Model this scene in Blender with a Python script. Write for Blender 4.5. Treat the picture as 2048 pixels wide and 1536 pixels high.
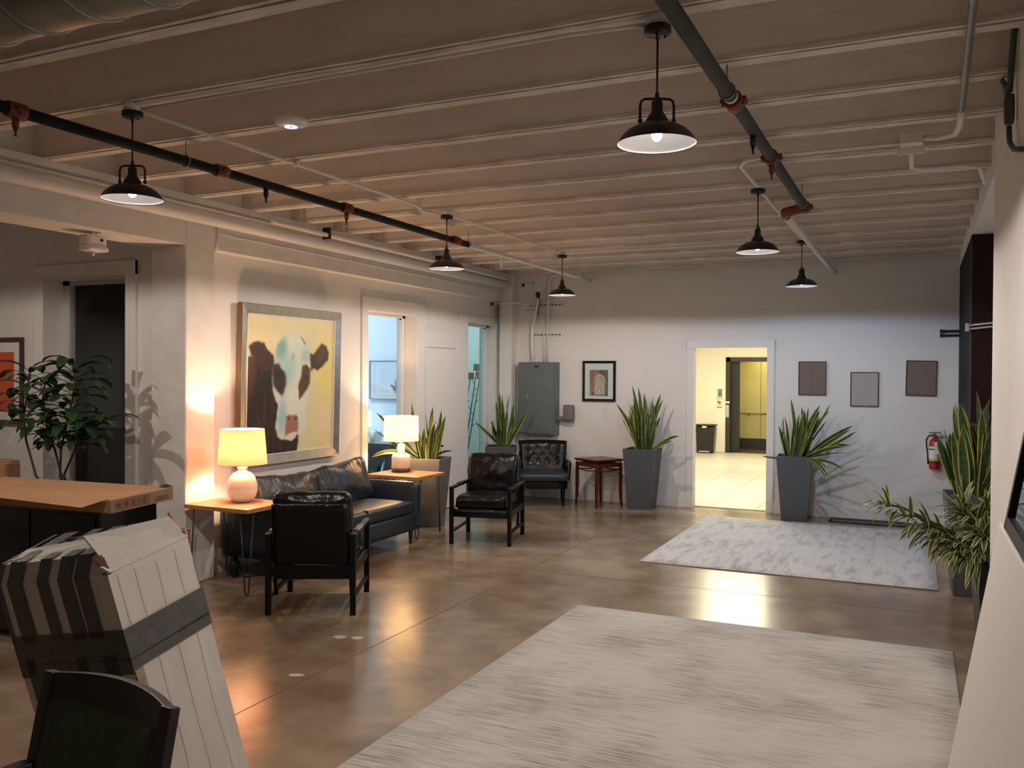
import bpy, bmesh, math, random
import numpy as np
from mathutils import Vector, Matrix, noise
R = math.radians
PI = math.pi
for o in list(bpy.data.objects):
    bpy.data.objects.remove(o, do_unlink=True)
SC = bpy.context.scene
COL = SC.collection

# ------------------------------------------------------------------ camera
FPX, YAW, PITCH, ROLL, CAMH = 1750.0, R(24.88), R(-0.65), R(0.35), 1.75
def cam_axes():
    fw = Vector((-math.sin(YAW), math.cos(YAW), 0)); rt = Vector((math.cos(YAW), math.sin(YAW), 0)); up = Vector((0, 0, 1))
    fw, up = fw*math.cos(PITCH)+up*math.sin(PITCH), up*math.cos(PITCH)-fw*math.sin(PITCH)
    rt, up = rt*math.cos(ROLL)+up*math.sin(ROLL), up*math.cos(ROLL)-rt*math.sin(ROLL)
    return rt, up, fw
RT, UP, FW = cam_axes()
CAM = Vector((0, 0, CAMH))
cd = bpy.data.cameras.new('camera'); cd.sensor_fit = 'HORIZONTAL'; cd.sensor_width = 36.0; cd.lens = FPX/2048*36
cd.clip_start = 0.02; cd.clip_end = 200
cam = bpy.data.objects.new('camera', cd); COL.objects.link(cam)
m3 = Matrix((RT, UP, -FW)).transposed()
cam.matrix_world = Matrix.Translation(CAM) @ m3.to_4x4()
SC.camera = cam
def ray(x, y): return RT*((x-1024)/FPX)+UP*((768-y)/FPX)+FW
def onz(x, y, z): d = ray(x, y); return CAM+d*((z-CAMH)/d.z)
def ony(x, y, Y): d = ray(x, y); return CAM+d*(Y/d.y)
def onx(x, y, X): d = ray(x, y); return CAM+d*(X/d.x)

# ------------------------------------------------------------------ world, exposure
W = bpy.data.worlds.new('dusk_sky'); SC.world = W; W.use_nodes = True
bg = W.node_tree.nodes['Background']; bg.inputs[0].default_value = (0.36, 0.55, 1.0, 1); bg.inputs[1].default_value = 0.4
SC.view_settings.view_transform = 'Standard'; SC.view_settings.look = 'None'
SC.view_settings.gamma = 1.0; SC.view_settings.use_curve_mapping = False
SC.view_settings.exposure = 1.45
PENDANT_W, LAMP_A_W, LAMP_B_W, OFFICE_W, HALL_W, CAB_W = 24.0, 15.0, 13.0, 15.0, 19.0, 7.0
COOL_C = (0.55, 0.74, 1.0)            # the pendant over the far rug has a daylight bulb
PENDANT_C, LAMP_C = (1.0, 0.86, 0.76), (1.0, 0.66, 0.40)

# ------------------------------------------------------------------ materials
MATS = {}
def mat(name, col, rough=0.6, metal=0.0, var=0.0, scale=8.0, col2=None, bump=0.0, bscale=60.0, stretch=(1, 1, 1), spec=0.5, coat=0.0, detail=5.0, trans=0.0, emit=None, estr=0.0, rvar=0.0):
    if name in MATS: return MATS[name]
    m = bpy.data.materials.new(name); m.use_nodes = True; nt = m.node_tree; N = nt.nodes; L = nt.links
    p = N['Principled BSDF']
    p.inputs['Base Color'].default_value = (*col, 1); p.inputs['Roughness'].default_value = rough; p.inputs['Metallic'].default_value = metal
    p.inputs['Specular IOR Level'].default_value = spec; p.inputs['Coat Weight'].default_value = coat
    p.inputs['Transmission Weight'].default_value = trans
    if emit:
        p.inputs['Emission Color'].default_value = (*emit, 1); p.inputs['Emission Strength'].default_value = estr
    if var or col2 or bump or rvar:
        tc = N.new('ShaderNodeTexCoord'); mp = N.new('ShaderNodeMapping'); mp.inputs['Scale'].default_value = stretch
        L.new(tc.outputs['Object'], mp.inputs['Vector'])
    if var or col2:
        nz = N.new('ShaderNodeTexNoise'); nz.inputs['Scale'].default_value = scale; nz.inputs['Detail'].default_value = detail
        L.new(mp.outputs[0], nz.inputs['Vector'])
        cr = N.new('ShaderNodeValToRGB'); c2 = col2 or tuple(c*(1-var) for c in col)
        cr.color_ramp.elements[0].position = 0.32; cr.color_ramp.elements[1].position = 0.68
        cr.color_ramp.elements[0].color = (*c2, 1); cr.color_ramp.elements[1].color = (*col, 1)
        L.new(nz.outputs['Fac'], cr.inputs['Fac']); L.new(cr.outputs['Color'], p.inputs['Base Color'])
        if rvar:
            mr = N.new('ShaderNodeMapRange'); mr.inputs['To Min'].default_value = rough-rvar; mr.inputs['To Max'].default_value = rough+rvar
            L.new(nz.outputs['Fac'], mr.inputs['Value']); L.new(mr.outputs[0], p.inputs['Roughness'])
    if bump:
        nb = N.new('ShaderNodeTexNoise'); nb.inputs['Scale'].default_value = bscale; nb.inputs['Detail'].default_value = 4
        L.new(mp.outputs[0], nb.inputs['Vector'])
        b = N.new('ShaderNodeBump'); b.inputs['Strength'].default_value = bump; b.inputs['Distance'].default_value = 0.02
        L.new(nb.outputs['Fac'], b.inputs['Height']); L.new(b.outputs[0], p.inputs['Normal'])
    MATS[name] = m; return m
def vcol_mat(name, rough=0.6, bump=0.0, bscale=200.0, spec=0.4, coat=0.0):
    if name in MATS: return MATS[name]
    m = bpy.data.materials.new(name); m.use_nodes = True; N = m.node_tree.nodes; L = m.node_tree.links
    a = N.new('ShaderNodeVertexColor'); a.layer_name = 'Col'; p = N['Principled BSDF']
    L.new(a.outputs[0], p.inputs['Base Color']); p.inputs['Roughness'].default_value = rough; p.inputs['Specular IOR Level'].default_value = spec
    p.inputs['Coat Weight'].default_value = coat
    if bump:
        nb = N.new('ShaderNodeTexNoise'); nb.inputs['Scale'].default_value = bscale; b = N.new('ShaderNodeBump'); b.inputs['Strength'].default_value = bump
        tc = N.new('ShaderNodeTexCoord'); L.new(tc.outputs['Object'], nb.inputs['Vector'])
        L.new(nb.outputs['Fac'], b.inputs['Height']); L.new(b.outputs[0], p.inputs['Normal'])
    MATS[name] = m; return m
def glass_mat(name, tint=(0.95, 0.98, 0.99), refl=0.1):
    m = bpy.data.materials.new(name); m.use_nodes = True; N = m.node_tree.nodes; L = m.node_tree.links
    N.remove(N['Principled BSDF']); out = N['Material Output']
    t = N.new('ShaderNodeBsdfTransparent'); t.inputs[0].default_value = (*tint, 1)
    g = N.new('ShaderNodeBsdfGlossy'); g.inputs['Roughness'].default_value = 0.02
    lw = N.new('ShaderNodeLayerWeight'); lw.inputs['Blend'].default_value = 0.5
    pw = N.new('ShaderNodeMath'); pw.operation = 'POWER'; pw.inputs[1].default_value = 5.0; L.new(lw.outputs['Facing'], pw.inputs[0])
    f = N.new('ShaderNodeMath'); f.operation = 'MULTIPLY_ADD'; f.inputs[1].default_value = 0.9; f.inputs[2].default_value = 0.03; L.new(pw.outputs[0], f.inputs[0])
    mx = N.new('ShaderNodeMixShader'); L.new(f.outputs[0], mx.inputs[0]); L.new(t.outputs[0], mx.inputs[1]); L.new(g.outputs[0], mx.inputs[2])
    L.new(mx.outputs[0], out.inputs[0]); MATS[name] = m; return m
def shade_mat(name, col, tr=0.5):
    m = bpy.data.materials.new(name); m.use_nodes = True; N = m.node_tree.nodes; L = m.node_tree.links
    N.remove(N['Principled BSDF']); out = N['Material Output']
    d = N.new('ShaderNodeBsdfDiffuse'); d.inputs[0].default_value = (*col, 1)
    t = N.new('ShaderNodeBsdfTranslucent'); t.inputs[0].default_value = (*col, 1)
    mx = N.new('ShaderNodeMixShader'); mx.inputs[0].default_value = tr
    L.new(d.outputs[0], mx.inputs[1]); L.new(t.outputs[0], mx.inputs[2]); L.new(mx.outputs[0], out.inputs[0]); MATS[name] = m; return m

WALL = mat('painted_plaster_white', (0.80, 0.785, 0.76), 0.8, bump=0.05, bscale=35, var=0.04, scale=3)
ROUGHW = mat('rough_painted_concrete', (0.78, 0.765, 0.735), 0.85, bump=0.35, bscale=14, var=0.1, scale=5)
TRIMW = mat('white_trim_paint', (0.82, 0.81, 0.79), 0.5)
TAN = mat('warm_white_plaster', (0.80, 0.78, 0.75), 0.85, bump=0.06, bscale=50, var=0.05, scale=4)
JOIST = mat('painted_timber_cream', (0.80, 0.725, 0.665), 0.8, var=0.12, scale=6, bump=0.3, bscale=25, stretch=(0.3, 1, 1))
JOISTB = mat('painted_timber_edge', (0.80, 0.74, 0.66), 0.75, var=0.28, scale=12, bump=0.5, bscale=30, stretch=(0.4, 1, 1))
BLACKM = mat('black_enamel_metal', (0.010, 0.010, 0.011), 0.35)
BLACKW = mat('black_painted_wood', (0.004, 0.004, 0.004), 0.42, spec=0.22)
WHITEE = mat('white_enamel', (0.85, 0.85, 0.86), 0.3)
LEATHER = mat('black_leather', (0.004, 0.004, 0.0045), 0.25, bump=0.25, bscale=22, spec=0.34)
SOFALEATHER = mat('dark_leather_blue_reflection', (0.018, 0.030, 0.042), 0.36, bump=0.06, bscale=60)  # blue light reflected on the seat is mixed into this leather colour
WOODTOP = mat('honey_wood', (0.52, 0.26, 0.12), 0.45, var=0.35, scale=5, stretch=(1, 9, 9))
REDWOOD = mat('red_mahogany', (0.115, 0.020, 0.012), 0.32, var=0.4, scale=6, stretch=(6, 6, 1))
DARKWOOD = mat('dark_espresso_wood', (0.022, 0.014, 0.011), 0.45, var=0.3, scale=8, stretch=(1, 1, 6))
WALNUT = mat('walnut_leg', (0.06, 0.025, 0.014), 0.4)
PLANTER = mat('slate_grey_planter', (0.085, 0.095, 0.108), 0.6, var=0.15, scale=40, bump=0.08, bscale=150)
TAUPE = mat('taupe_grey_planter', (0.16, 0.14, 0.125), 0.6, var=0.12, scale=40, bump=0.08, bscale=150)
SOIL = mat('potting_soil', (0.03, 0.02, 0.014), 0.95, bump=0.8, bscale=60)
LEAFG = mat('snake_leaf_green', (0.025, 0.07, 0.022), 0.4, col2=(0.065, 0.13, 0.04), scale=14, stretch=(1, 1, 3))
LEAFY = mat('snake_leaf_yellow_edge', (0.50, 0.47, 0.10), 0.45)
SONGG = mat('song_leaf_green', (0.06, 0.13, 0.035), 0.4)
SONGY = mat('song_leaf_cream_edge', (0.66, 0.62, 0.24), 0.45)
DARKG = mat('dark_glossy_leaf', (0.012, 0.040, 0.014), 0.32, col2=(0.03, 0.075, 0.02), scale=9)
STEM = mat('plant_stem', (0.045, 0.035, 0.018), 0.7)
STEELG = mat('electrical_grey_enamel', (0.145, 0.17, 0.175), 0.45, var=0.12, scale=14)
GALV = mat('galvanised_steel', (0.33, 0.34, 0.32), 0.42, metal=0.8, var=0.3, scale=9)
REDP = mat('red_oxide_fitting', (0.20, 0.035, 0.022), 0.55, var=0.3, scale=30)
DARKPIPE = mat('dark_steel_pipe', (0.012, 0.015, 0.014), 0.75, var=0.35, scale=7, spec=0.2)
GREYPIPE = mat('grey_steel_pipe', (0.038, 0.042, 0.040), 0.7, var=0.35, scale=7)
WHITEP = mat('white_painted_conduit', (0.78, 0.77, 0.75), 0.5)
CARDB = mat('brown_cardboard', (0.42, 0.235, 0.115), 0.8, var=0.15, scale=5, bump=0.06, bscale=80)
CARDD = mat('brown_cardboard_end', (0.27, 0.16, 0.095), 0.8, var=0.25, scale=9)
CARDW = mat('white_cardboard', (0.78, 0.745, 0.705), 0.7, var=0.1, scale=4, bump=0.08, bscale=40)
TAPE = mat('grey_duct_tape', (0.105, 0.112, 0.100), 0.36, var=0.25, scale=20, bump=0.15, bscale=60)
GREENF = mat('green_woven_fabric', (0.095, 0.135, 0.068), 0.9, var=0.2, scale=180, bump=0.35, bscale=420)
MAROON = mat('dark_maroon_panel', (0.020, 0.006, 0.006), 0.5, spec=0.2)
NEARBLACK = mat('near_black_panel', (0.004, 0.004, 0.004), 0.6, spec=0.1)
SILVER = mat('silver_gilt_frame', (0.50, 0.47, 0.40), 0.32, metal=0.75, var=0.2, scale=12)
BRONZE = mat('dark_bronze_metal', (0.040, 0.033, 0.024), 0.45, metal=0.3)
CHROME = mat('polished_metal', (0.7, 0.7, 0.7), 0.18, metal=1.0)
MIRRORM = mat('mirror_glass', (0.86, 0.9, 0.92), 0.01, metal=1.0)
CREAMHALL = mat('hall_cream_paint', (0.80, 0.77, 0.66), 0.8)
TEAL = mat('pale_teal_paint', (0.46, 0.58, 0.58), 0.8)
BLUEW = mat('pale_blue_paint', (0.55, 0.66, 0.74), 0.8)
CABP = mat('champagne_cab_panel', (0.52, 0.46, 0.22), 0.4, metal=0.2)
PAPER = mat('paper_white', (0.78, 0.76, 0.72), 0.8)
CERAM = mat('cream_ceramic', (0.70, 0.58, 0.48), 0.3)
CERAM2 = mat('white_ceramic', (0.80, 0.76, 0.70), 0.35)
CERDK = mat('brown_glaze', (0.06, 0.035, 0.028), 0.35)
RED = mat('extinguisher_red', (0.50, 0.018, 0.020), 0.3)
YEL = mat('label_yellow', (0.75, 0.48, 0.03), 0.5)
RUBBER = mat('black_rubber', (0.012, 0.012, 0.013), 0.6)
GLASS = glass_mat('window_glass')

# ------------------------------------------------------------------ mesh builder
class B:
    def __init__(s): s.v = []; s.f = []; s.m = []; s.s = []
    def add(s, vs, fs, mi=0, smooth=False, M=None):
        o = len(s.v)
        s.v += [tuple(M @ Vector(p)) if M else tuple(p) for p in vs]
        for f in fs: s.f.append(tuple(i+o for i in f)); s.m.append(mi); s.s.append(smooth)
        return s
    def box(s, x0, x1, y0, y1, z0, z1, mi=0, M=None):
        v = [(x, y, z) for z in (z0, z1) for y in (y0, y1) for x in (x0, x1)]
        return s.add(v, [(0, 2, 3, 1), (4, 5, 7, 6), (0, 1, 5, 4), (2, 6, 7, 3), (0, 4, 6, 2), (1, 3, 7, 5)], mi, False, M)
    def taper(s, cx, cy, z0, z1, a0, b0, a1, b1, mi=0, M=None):
        v = [(cx+sx*a/2, cy+sy*b/2, z) for z, a, b in ((z0, a0, b0), (z1, a1, b1)) for sy in (-1, 1) for sx in (-1, 1)]
        return s.add(v, [(0, 2, 3, 1), (4, 5, 7, 6), (0, 1, 5, 4), (2, 6, 7, 3), (0, 4, 6, 2), (1, 3, 7, 5)], mi, False, M)
    def tube(s, pts, r, n=8, mi=0, M=None, caps=True):
        pts = [Vector(p) for p in pts]; rs = r if isinstance(r, (list, tuple)) else [r]*len(pts)
        vs = []; up = None
        for i, p in enumerate(pts):
            t = (pts[min(i+1, len(pts)-1)]-pts[max(i-1, 0)])
            t = t.normalized() if t.length > 1e-9 else Vector((0, 0, 1))
            if up is None:
                up = t.orthogonal().normalized()
            else:
                up = (up-t*up.dot(t)); up = up.normalized() if up.length > 1e-6 else t.orthogonal().normalized()
            sd = t.cross(up)
            for k in range(n):
                a = 2*PI*k/n; vs.append(p+(up*math.cos(a)+sd*math.sin(a))*rs[i])
        fs = [(i*n+k, i*n+(k+1) % n, (i+1)*n+(k+1) % n, (i+1)*n+k) for i in range(len(pts)-1) for k in range(n)]
        s.add(vs, fs, mi, True, M)
        if caps:
            o = len(s.v)-len(vs)
            s.f.append(tuple(o+k for k in range(n))[::-1]); s.m.append(mi); s.s.append(False)
            s.f.append(tuple(o+(len(pts)-1)*n+k for k in range(n))); s.m.append(mi); s.s.append(False)
        return s
    def lathe(s, prof, n=24, mi=0, M=None, c=(0, 0, 0), caps=True):
        vs = [(c[0]+r*math.cos(2*PI*k/n), c[1]+r*math.sin(2*PI*k/n), c[2]+z) for r, z in prof for k in range(n)]
        fs = [(i*n+k, i*n+(k+1) % n, (i+1)*n+(k+1) % n, (i+1)*n+k) for i in range(len(prof)-1) for k in range(n)]
        s.add(vs, fs, mi, True, M)
        if caps:
            o = len(s.v)-len(vs)
            if prof[0][0] > 1e-4: s.f.append(tuple(o+k for k in range(n))[::-1]); s.m.append(mi); s.s.append(False)
            if prof[-1][0] > 1e-4: s.f.append(tuple(o+(len(prof)-1)*n+k for k in range(n))); s.m.append(mi); s.s.append(False)
        return s
    def rbox(s, hx, hy, hz, r, n=6, mi=0, M=None, puff=(0, 0, 0), wr=0.0, wscale=9.0, seed=0, n3=None):
        ns = n3 or (n, n, n); H = (hx, hy, hz); key = {}; vs = []; fs = []
        def vert(p):
            k = tuple(round(c, 5) for c in p)
            if k not in key:
                key[k] = len(vs); vs.append(p)
            return key[k]
        for ax in range(3):
            u, v = (ax+1) % 3, (ax+2) % 3
            for sg in (-1, 1):
                for i in range(ns[u]):
                    for j in range(ns[v]):
                        q = []
                        for di, dj in ((0, 0), (1, 0), (1, 1), (0, 1)):
                            p = [0, 0, 0]; p[ax] = sg; p[u] = -1+2*(i+di)/ns[u]; p[v] = -1+2*(j+dj)/ns[v]
                            q.append(vert(tuple(p)))
                        fs.append(tuple(q) if sg > 0 else tuple(q[::-1]))
        out = []
        for p in vs:
            w = Vector([p[i]*H[i] for i in range(3)])
            inn = Vector([max(-(H[i]-r), min(H[i]-r, w[i])) for i in range(3)]); d = w-inn
            q = inn+d.normalized()*r if d.length > 1e-9 else w
            x, y, z = (max(0, 1-p[i]**2) for i in range(3))
            q.x += puff[0]*p[0]*y*z; q.y += puff[1]*p[1]*x*z; q.z += puff[2]*p[2]*x*y
            if wr:
                nn = noise.noise_vector(q*wscale+Vector((seed*7.1, seed*3.3, seed)))
                q += nn*wr
            out.append(q)
        return s.add(out, fs, mi, True, M)
    def sphere(s, c, r, mi=0, n=10, sc=(1, 1, 1), M=None):
        prof = [(max(1e-5, math.sin(PI*i/n)*r), -math.cos(PI*i/n)*r) for i in range(n+1)]
        vs0 = len(s.v); s.lathe(prof, n*2, mi, None, (0, 0, 0), False)
        for i in range(vs0, len(s.v)):
            p = Vector((s.v[i][0]*sc[0]+c[0], s.v[i][1]*sc[1]+c[1], s.v[i][2]*sc[2]+c[2])); s.v[i] = tuple(M @ p if M else p)
        return s
    def prism(s, poly, d0, d1, ax='y', mi=0, M=None):
        # poly of 2-D points in the plane across the axis, extruded d0..d1
        def P(a, b, d): return {'y': (a, d, b), 'x': (d, a, b), 'z': (a, b, d)}[ax]
        n = len(poly); vs = [P(a, b, d0) for a, b in poly]+[P(a, b, d1) for a, b in poly]
        fs = [tuple(range(n)), tuple(range(2*n-1, n-1, -1))]+[(i, i+n, (i+1) % n+n, (i+1) % n) for i in range(n)]
        return s.add(vs, fs, mi, False, M)
def mesh(name, b, mats):
    me = bpy.data.meshes.new(name); me.from_pydata(b.v, [], b.f); me.update()
    for m in (mats if isinstance(mats, (list, tuple)) else [mats]): me.materials.append(m)
    me.polygons.foreach_set('material_index', b.m); me.polygons.foreach_set('use_smooth', b.s)
    bm = bmesh.new(); bm.from_mesh(me); bmesh.ops.recalc_face_normals(bm, faces=bm.faces[:]); bm.to_mesh(me); bm.free()
    return me
def obj(name, b, mats, parent=None, loc=None, rz=0.0):
    me = b if isinstance(b, bpy.types.Mesh) else mesh(name, b, mats)
    o = bpy.data.objects.new(name, me); COL.objects.link(o)
    if parent: o.parent = parent
    if loc: o.location = loc
    if rz: o.rotation_euler.z = rz
    return o
def bevel(o, w=0.006, seg=2):
    md = o.modifiers.new('bevel', 'BEVEL'); md.width = w; md.segments = seg; md.limit_method = 'ANGLE'; md.angle_limit = R(40); return o
def tag(o, label=None, cat=None, group=None, kind=None):
    if label: o['label'] = label
    if cat: o['category'] = cat
    if group: o['group'] = group
    if kind: o['kind'] = kind
    return o
def thing(name, label, cat, loc=(0, 0, 0), rz=0.0, group=None):
    o = bpy.data.objects.new(name, None); COL.objects.link(o); o.location = loc; o.rotation_euler.z = rz; o.empty_display_size = 0.1
    return tag(o, label, cat, group)
def struct(name, b, mats, label, parent=None):
    o = obj(name, b, mats, parent); o['kind'] = 'structure'; o['label'] = label; return o
def lamp(name, kind, parent, loc, energy, color, size=0.05, rot=None, **kw):
    l = bpy.data.lights.new(name, kind); l.energy = energy; l.color = color
    if kind == 'AREA': l.size = size
    else: l.shadow_soft_size = size
    for k, v in kw.items(): setattr(l, k, v)
    o = bpy.data.objects.new(name, l); COL.objects.link(o); o.parent = parent; o.location = loc
    if rot: o.rotation_euler = rot
    return o
def clone(root, loc, rz, label=None, group=None):
    r = root.copy(); COL.objects.link(r); r.location = loc; r.rotation_euler.z = rz
    if label: r['label'] = label
    if group: r['group'] = group
    for ch in list(root.children):
        c = ch.copy(); COL.objects.link(c); c.parent = r
        for g in list(ch.children):
            d = g.copy(); COL.objects.link(d); d.parent = c
    return r
def arc(c, r, a0, a1, n, f):
    return [f(c[0]+r*math.cos(a0+(a1-a0)*i/n), c[1]+r*math.sin(a0+(a1-a0)*i/n)) for i in range(n+1)]

# ------------------------------------------------------------------ flat prints painted into vertex colours
def sd_poly(P, poly):
    poly = np.array(poly, float); d = np.full(len(P), 1e9); ins = np.zeros(len(P), bool); n = len(poly)
    for i in range(n):
        a, b = poly[i], poly[(i+1) % n]; e = b-a; w = P-a
        t = np.clip((w@e)/max(e@e, 1e-12), 0, 1); q = w-np.outer(t, e); d = np.minimum(d, np.hypot(q[:, 0], q[:, 1]))
        c = ((a[1] > P[:, 1]) != (b[1] > P[:, 1])); xx = a[0]+(P[:, 1]-a[1])*(b[0]-a[0])/(b[1]-a[1]+1e-12)
        ins ^= c & (P[:, 0] < xx)
    return np.where(ins, -d, d)
def smooth01(x): x = np.clip(x, 0, 1); return x*x*(3-2*x)
def npnoise(P, scale, seed):
    return np.array([noise.noise(Vector((p[0]*scale+seed*13.7, p[1]*scale-seed*5.1, seed))) for p in P])
def picture_mesh(name, nx, ny, fn, corners, material):
    """grid of nx by ny cells between 4 corners (tl, tr, bl) coloured by fn(P in 0..1, v down)"""
    tl, tr, bl = (Vector(c) for c in corners)
    U, V = np.meshgrid(np.linspace(0, 1, nx+1), np.linspace(0, 1, ny+1)); P = np.stack([U.ravel(), V.ravel()], 1)
    C = np.clip(fn(P), 0, 1)
    vs = [tuple(tl+(tr-tl)*float(u)+(bl-tl)*float(v)) for u, v in P]
    fs = [(j*(nx+1)+i, (j+1)*(nx+1)+i, (j+1)*(nx+1)+i+1, j*(nx+1)+i+1) for j in range(ny) for i in range(nx)]
    me = bpy.data.meshes.new(name); me.from_pydata(vs, [], fs); me.update(); me.materials.append(material)
    at = me.color_attributes.new('Col', 'FLOAT_COLOR', 'POINT')
    at.data.foreach_set('color', np.concatenate([C, np.ones((len(C), 1))], 1).astype(np.float32).ravel())
    return me
def srgb(r, g, b):
    f = lambda c: ((c/255+0.055)/1.055)**2.4 if c > 10 else c/255/12.92
    return np.array([f(r), f(g), f(b)])
PRINT = vcol_mat('painted_print', 0.5)
CANVAS = vcol_mat('oil_on_canvas', 0.45, bump=0.12, bscale=260)

# ================================================================== THE SETTING
def concrete():
    m = bpy.data.materials.new('polished_concrete'); m.use_nodes = True; N = m.node_tree.nodes; L = m.node_tree.links; p = N['Principled BSDF']
    tc = N.new('ShaderNodeTexCoord')
    def nz(s, d=6, dist=0.0):
        n = N.new('ShaderNodeTexNoise'); n.inputs['Scale'].default_value = s; n.inputs['Detail'].default_value = d; n.inputs['Distortion'].default_value = dist
        L.new(tc.outputs['Object'], n.inputs['Vector']); return n
    a, b, c = nz(0.8, 7, 0.5), nz(3.2, 7, 0.3), nz(38, 3)
    r1 = N.new('ShaderNodeValToRGB'); e = r1.color_ramp.elements; e[0].position = 0.30; e[0].color = (0.17, 0.105, 0.058, 1); e[1].position = 0.70; e[1].color = (0.50, 0.395, 0.285, 1)
    L.new(a.outputs['Fac'], r1.inputs['Fac'])
    r2 = N.new('ShaderNodeValToRGB'); e = r2.color_ramp.elements; e[0].position = 0.25; e[0].color = (0.60, 0.57, 0.54, 1); e[1].position = 0.75; e[1].color = (1, 1, 1, 1)
    L.new(b.outputs['Fac'], r2.inputs['Fac'])
    mx = N.new('ShaderNodeMix'); mx.data_type = 'RGBA'; mx.blend_type = 'MULTIPLY'; mx.inputs['Factor'].default_value = 1.0
    L.new(r1.outputs[0], mx.inputs[6]); L.new(r2.outputs[0], mx.inputs[7]); L.new(mx.outputs[2], p.inputs['Base Color'])
    mr = N.new('ShaderNodeMapRange'); mr.inputs['To Min'].default_value = 0.19; mr.inputs['To Max'].default_value = 0.225
    L.new(b.outputs['Fac'], mr.inputs['Value']); L.new(mr.outputs[0], p.inputs['Roughness'])
    bp = N.new('ShaderNodeBump'); bp.inputs['Strength'].default_value = 0.05; bp.inputs['Distance'].default_value = 0.01
    L.new(b.outputs['Fac'], bp.inputs['Height']); L.new(bp.outputs[0], p.inputs['Normal'])
    return m
CONC = concrete()
LX, RX, BY = -5.55, 0.40, 11.5          # left wall, near right wall, back wall
b = B(); b.box(-9.5, 1.4, -4, 11.63, -0.08, 0); b.box(-9.5, -5.85, 11.63, 14, -0.08, 0)
floor = struct('floor', b, CONC, 'polished brown concrete floor')
# thin score lines cut in the slab, filled dark
b = B()
SCORE = mat('score_line_fill', (0.13, 0.095, 0.065), 0.9, spec=0.1)
for x in (-3.15,): b.box(x-0.003, x+0.003, -3.9, 11.45, 0, 0.0006)
for y in (2.3, 7.15): b.box(-5.3, 0.3, y-0.003, y+0.003, 0, 0.0006)
obj('score_line', b, SCORE, floor)['kind'] = 'stuff'
# pale paint blotches on the slab
BLOT = mat('pale_paint_blot', (0.52, 0.46, 0.40), 0.5)
for k, (x, y, rx, ry) in enumerate(((680, 1274, 13, 3.2), (714, 1276, 12, 3.2), (592, 1350, 16, 3))):
    c = onz(x, y, 0); b = B(); e = onz(x+rx, y, 0)-c; f = onz(x, y-ry, 0)-c
    vs = [tuple(c+e*math.cos(t)*(1+0.15*math.sin(3*t+k))+f*math.sin(t)+Vector((0, 0, 0.0008))) for t in [2*PI*i/14 for i in range(14)]]
    b.add(vs, [tuple(range(14))]); obj('paint_blot', b, BLOT, floor)

# back wall with its doorway
DX0, DX1, DZ = -2.69, -1.74, 2.115
b = B(); b.box(-5.7, DX0, BY, 11.65, 0, 3.5); b.box(DX1, 0.48, BY, 11.65, 0, 3.5); b.box(DX0, DX1, BY, 11.65, DZ, 3.5)
struct('wall_back', b, WALL, 'white back wall with the lit doorway')
t = thing('trim_1', 'white casing around the doorway in the back wall', 'trim'); del t['category']; t['kind'] = 'structure'
for nm, a in (('casing_board', (DX0-0.085, DX0+0.005, BY-0.022, BY, 0, DZ+0.085)), ('casing_board', (DX1-0.005, DX1+0.085, BY-0.022, BY, 0, DZ+0.085)), ('casing_head', (DX0-0.085, DX1+0.085, BY-0.024, BY, DZ-0.005, DZ+0.085))):
    bb = B(); bb.box(*a); bevel(obj(nm, bb, TRIMW, t), 0.003)
bb = B(); bb.box(DX0, DX1, 11.60, 11.66, 0, 0.006); obj('threshold', bb, mat('threshold_metal', (0.2, 0.17, 0.13), 0.4, metal=0.6), t)
b = B(); b.box(-5.2, DX0-0.085, BY-0.016, BY, 0, 0.13); b.box(DX1+0.085, 0.42, BY-0.016, BY, 0, 0.13)
struct('baseboard_back', b, TRIMW, 'low white baseboard along the back wall')
b = B(); b.box(-5.45, -5.26, 11.32, 11.5, 0, 3.17)
struct('wall_pier_corner', b, WALL, 'white corner pier left of the grey electrical panel')

# left wall: two glazed openings and a flush white door
O1, O2, OZ = (8.13, 9.17), (10.51, 11.46), 2.45
b = B(); XB = -5.82
for y0, y1, z0, z1 in ((5.68, O1[0], 0, 3.5), (O1[0], O1[1], 0, 0.08), (O1[0], O1[1], OZ, 3.5), (O1[1], O2[0], 0, 3.5), (O2[0], O2[1], 0, 0.08), (O2[0], O2[1], OZ, 3.5), (O2[1], 11.65, 0, 3.5)):
    b.box(XB, LX, y0, y1, z0, z1)
wl = struct('wall_left', b, WALL, 'white left wall behind the sofa')
def win(n, y0, y1, label, x=-5.73):
    t = thing('window_%d' % n, label, 'x'); del t['category']; t['kind'] = 'structure'
    for a in ((y0, y0+0.035, 0.08, OZ), (y1-0.06, y1, 0.08, OZ), (y0, y1, OZ-0.03, OZ), (y0, y1, 0.08, 0.12)):
        bb = B(); bb.box(x-0.03, x+0.03, a[0], a[1], a[2], a[3]); obj('frame_bar', bb, TRIMW, t)
    bb = B(); bb.box(x-0.004, x+0.004, y0+0.03, y1-0.055, 0.11, OZ-0.025); obj('pane', bb, GLASS, t)
    bb = B(); bb.box(x+0.004, x+0.022, y1-0.09, y1-0.075, OZ-0.05, OZ-0.035); obj('glass_clip', bb, BLACKM, t)
win(1, *O1, 'tall glazed opening to the blue office beside the cow painting')
win(2, *O2, 'tall narrow teal glazed opening beside the white flush door')
t = thing('trim_2', 'flat white casing boards around the openings of the left wall', 'x'); del t['category']; t['kind'] = 'structure'
CX = LX+0.022
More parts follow.
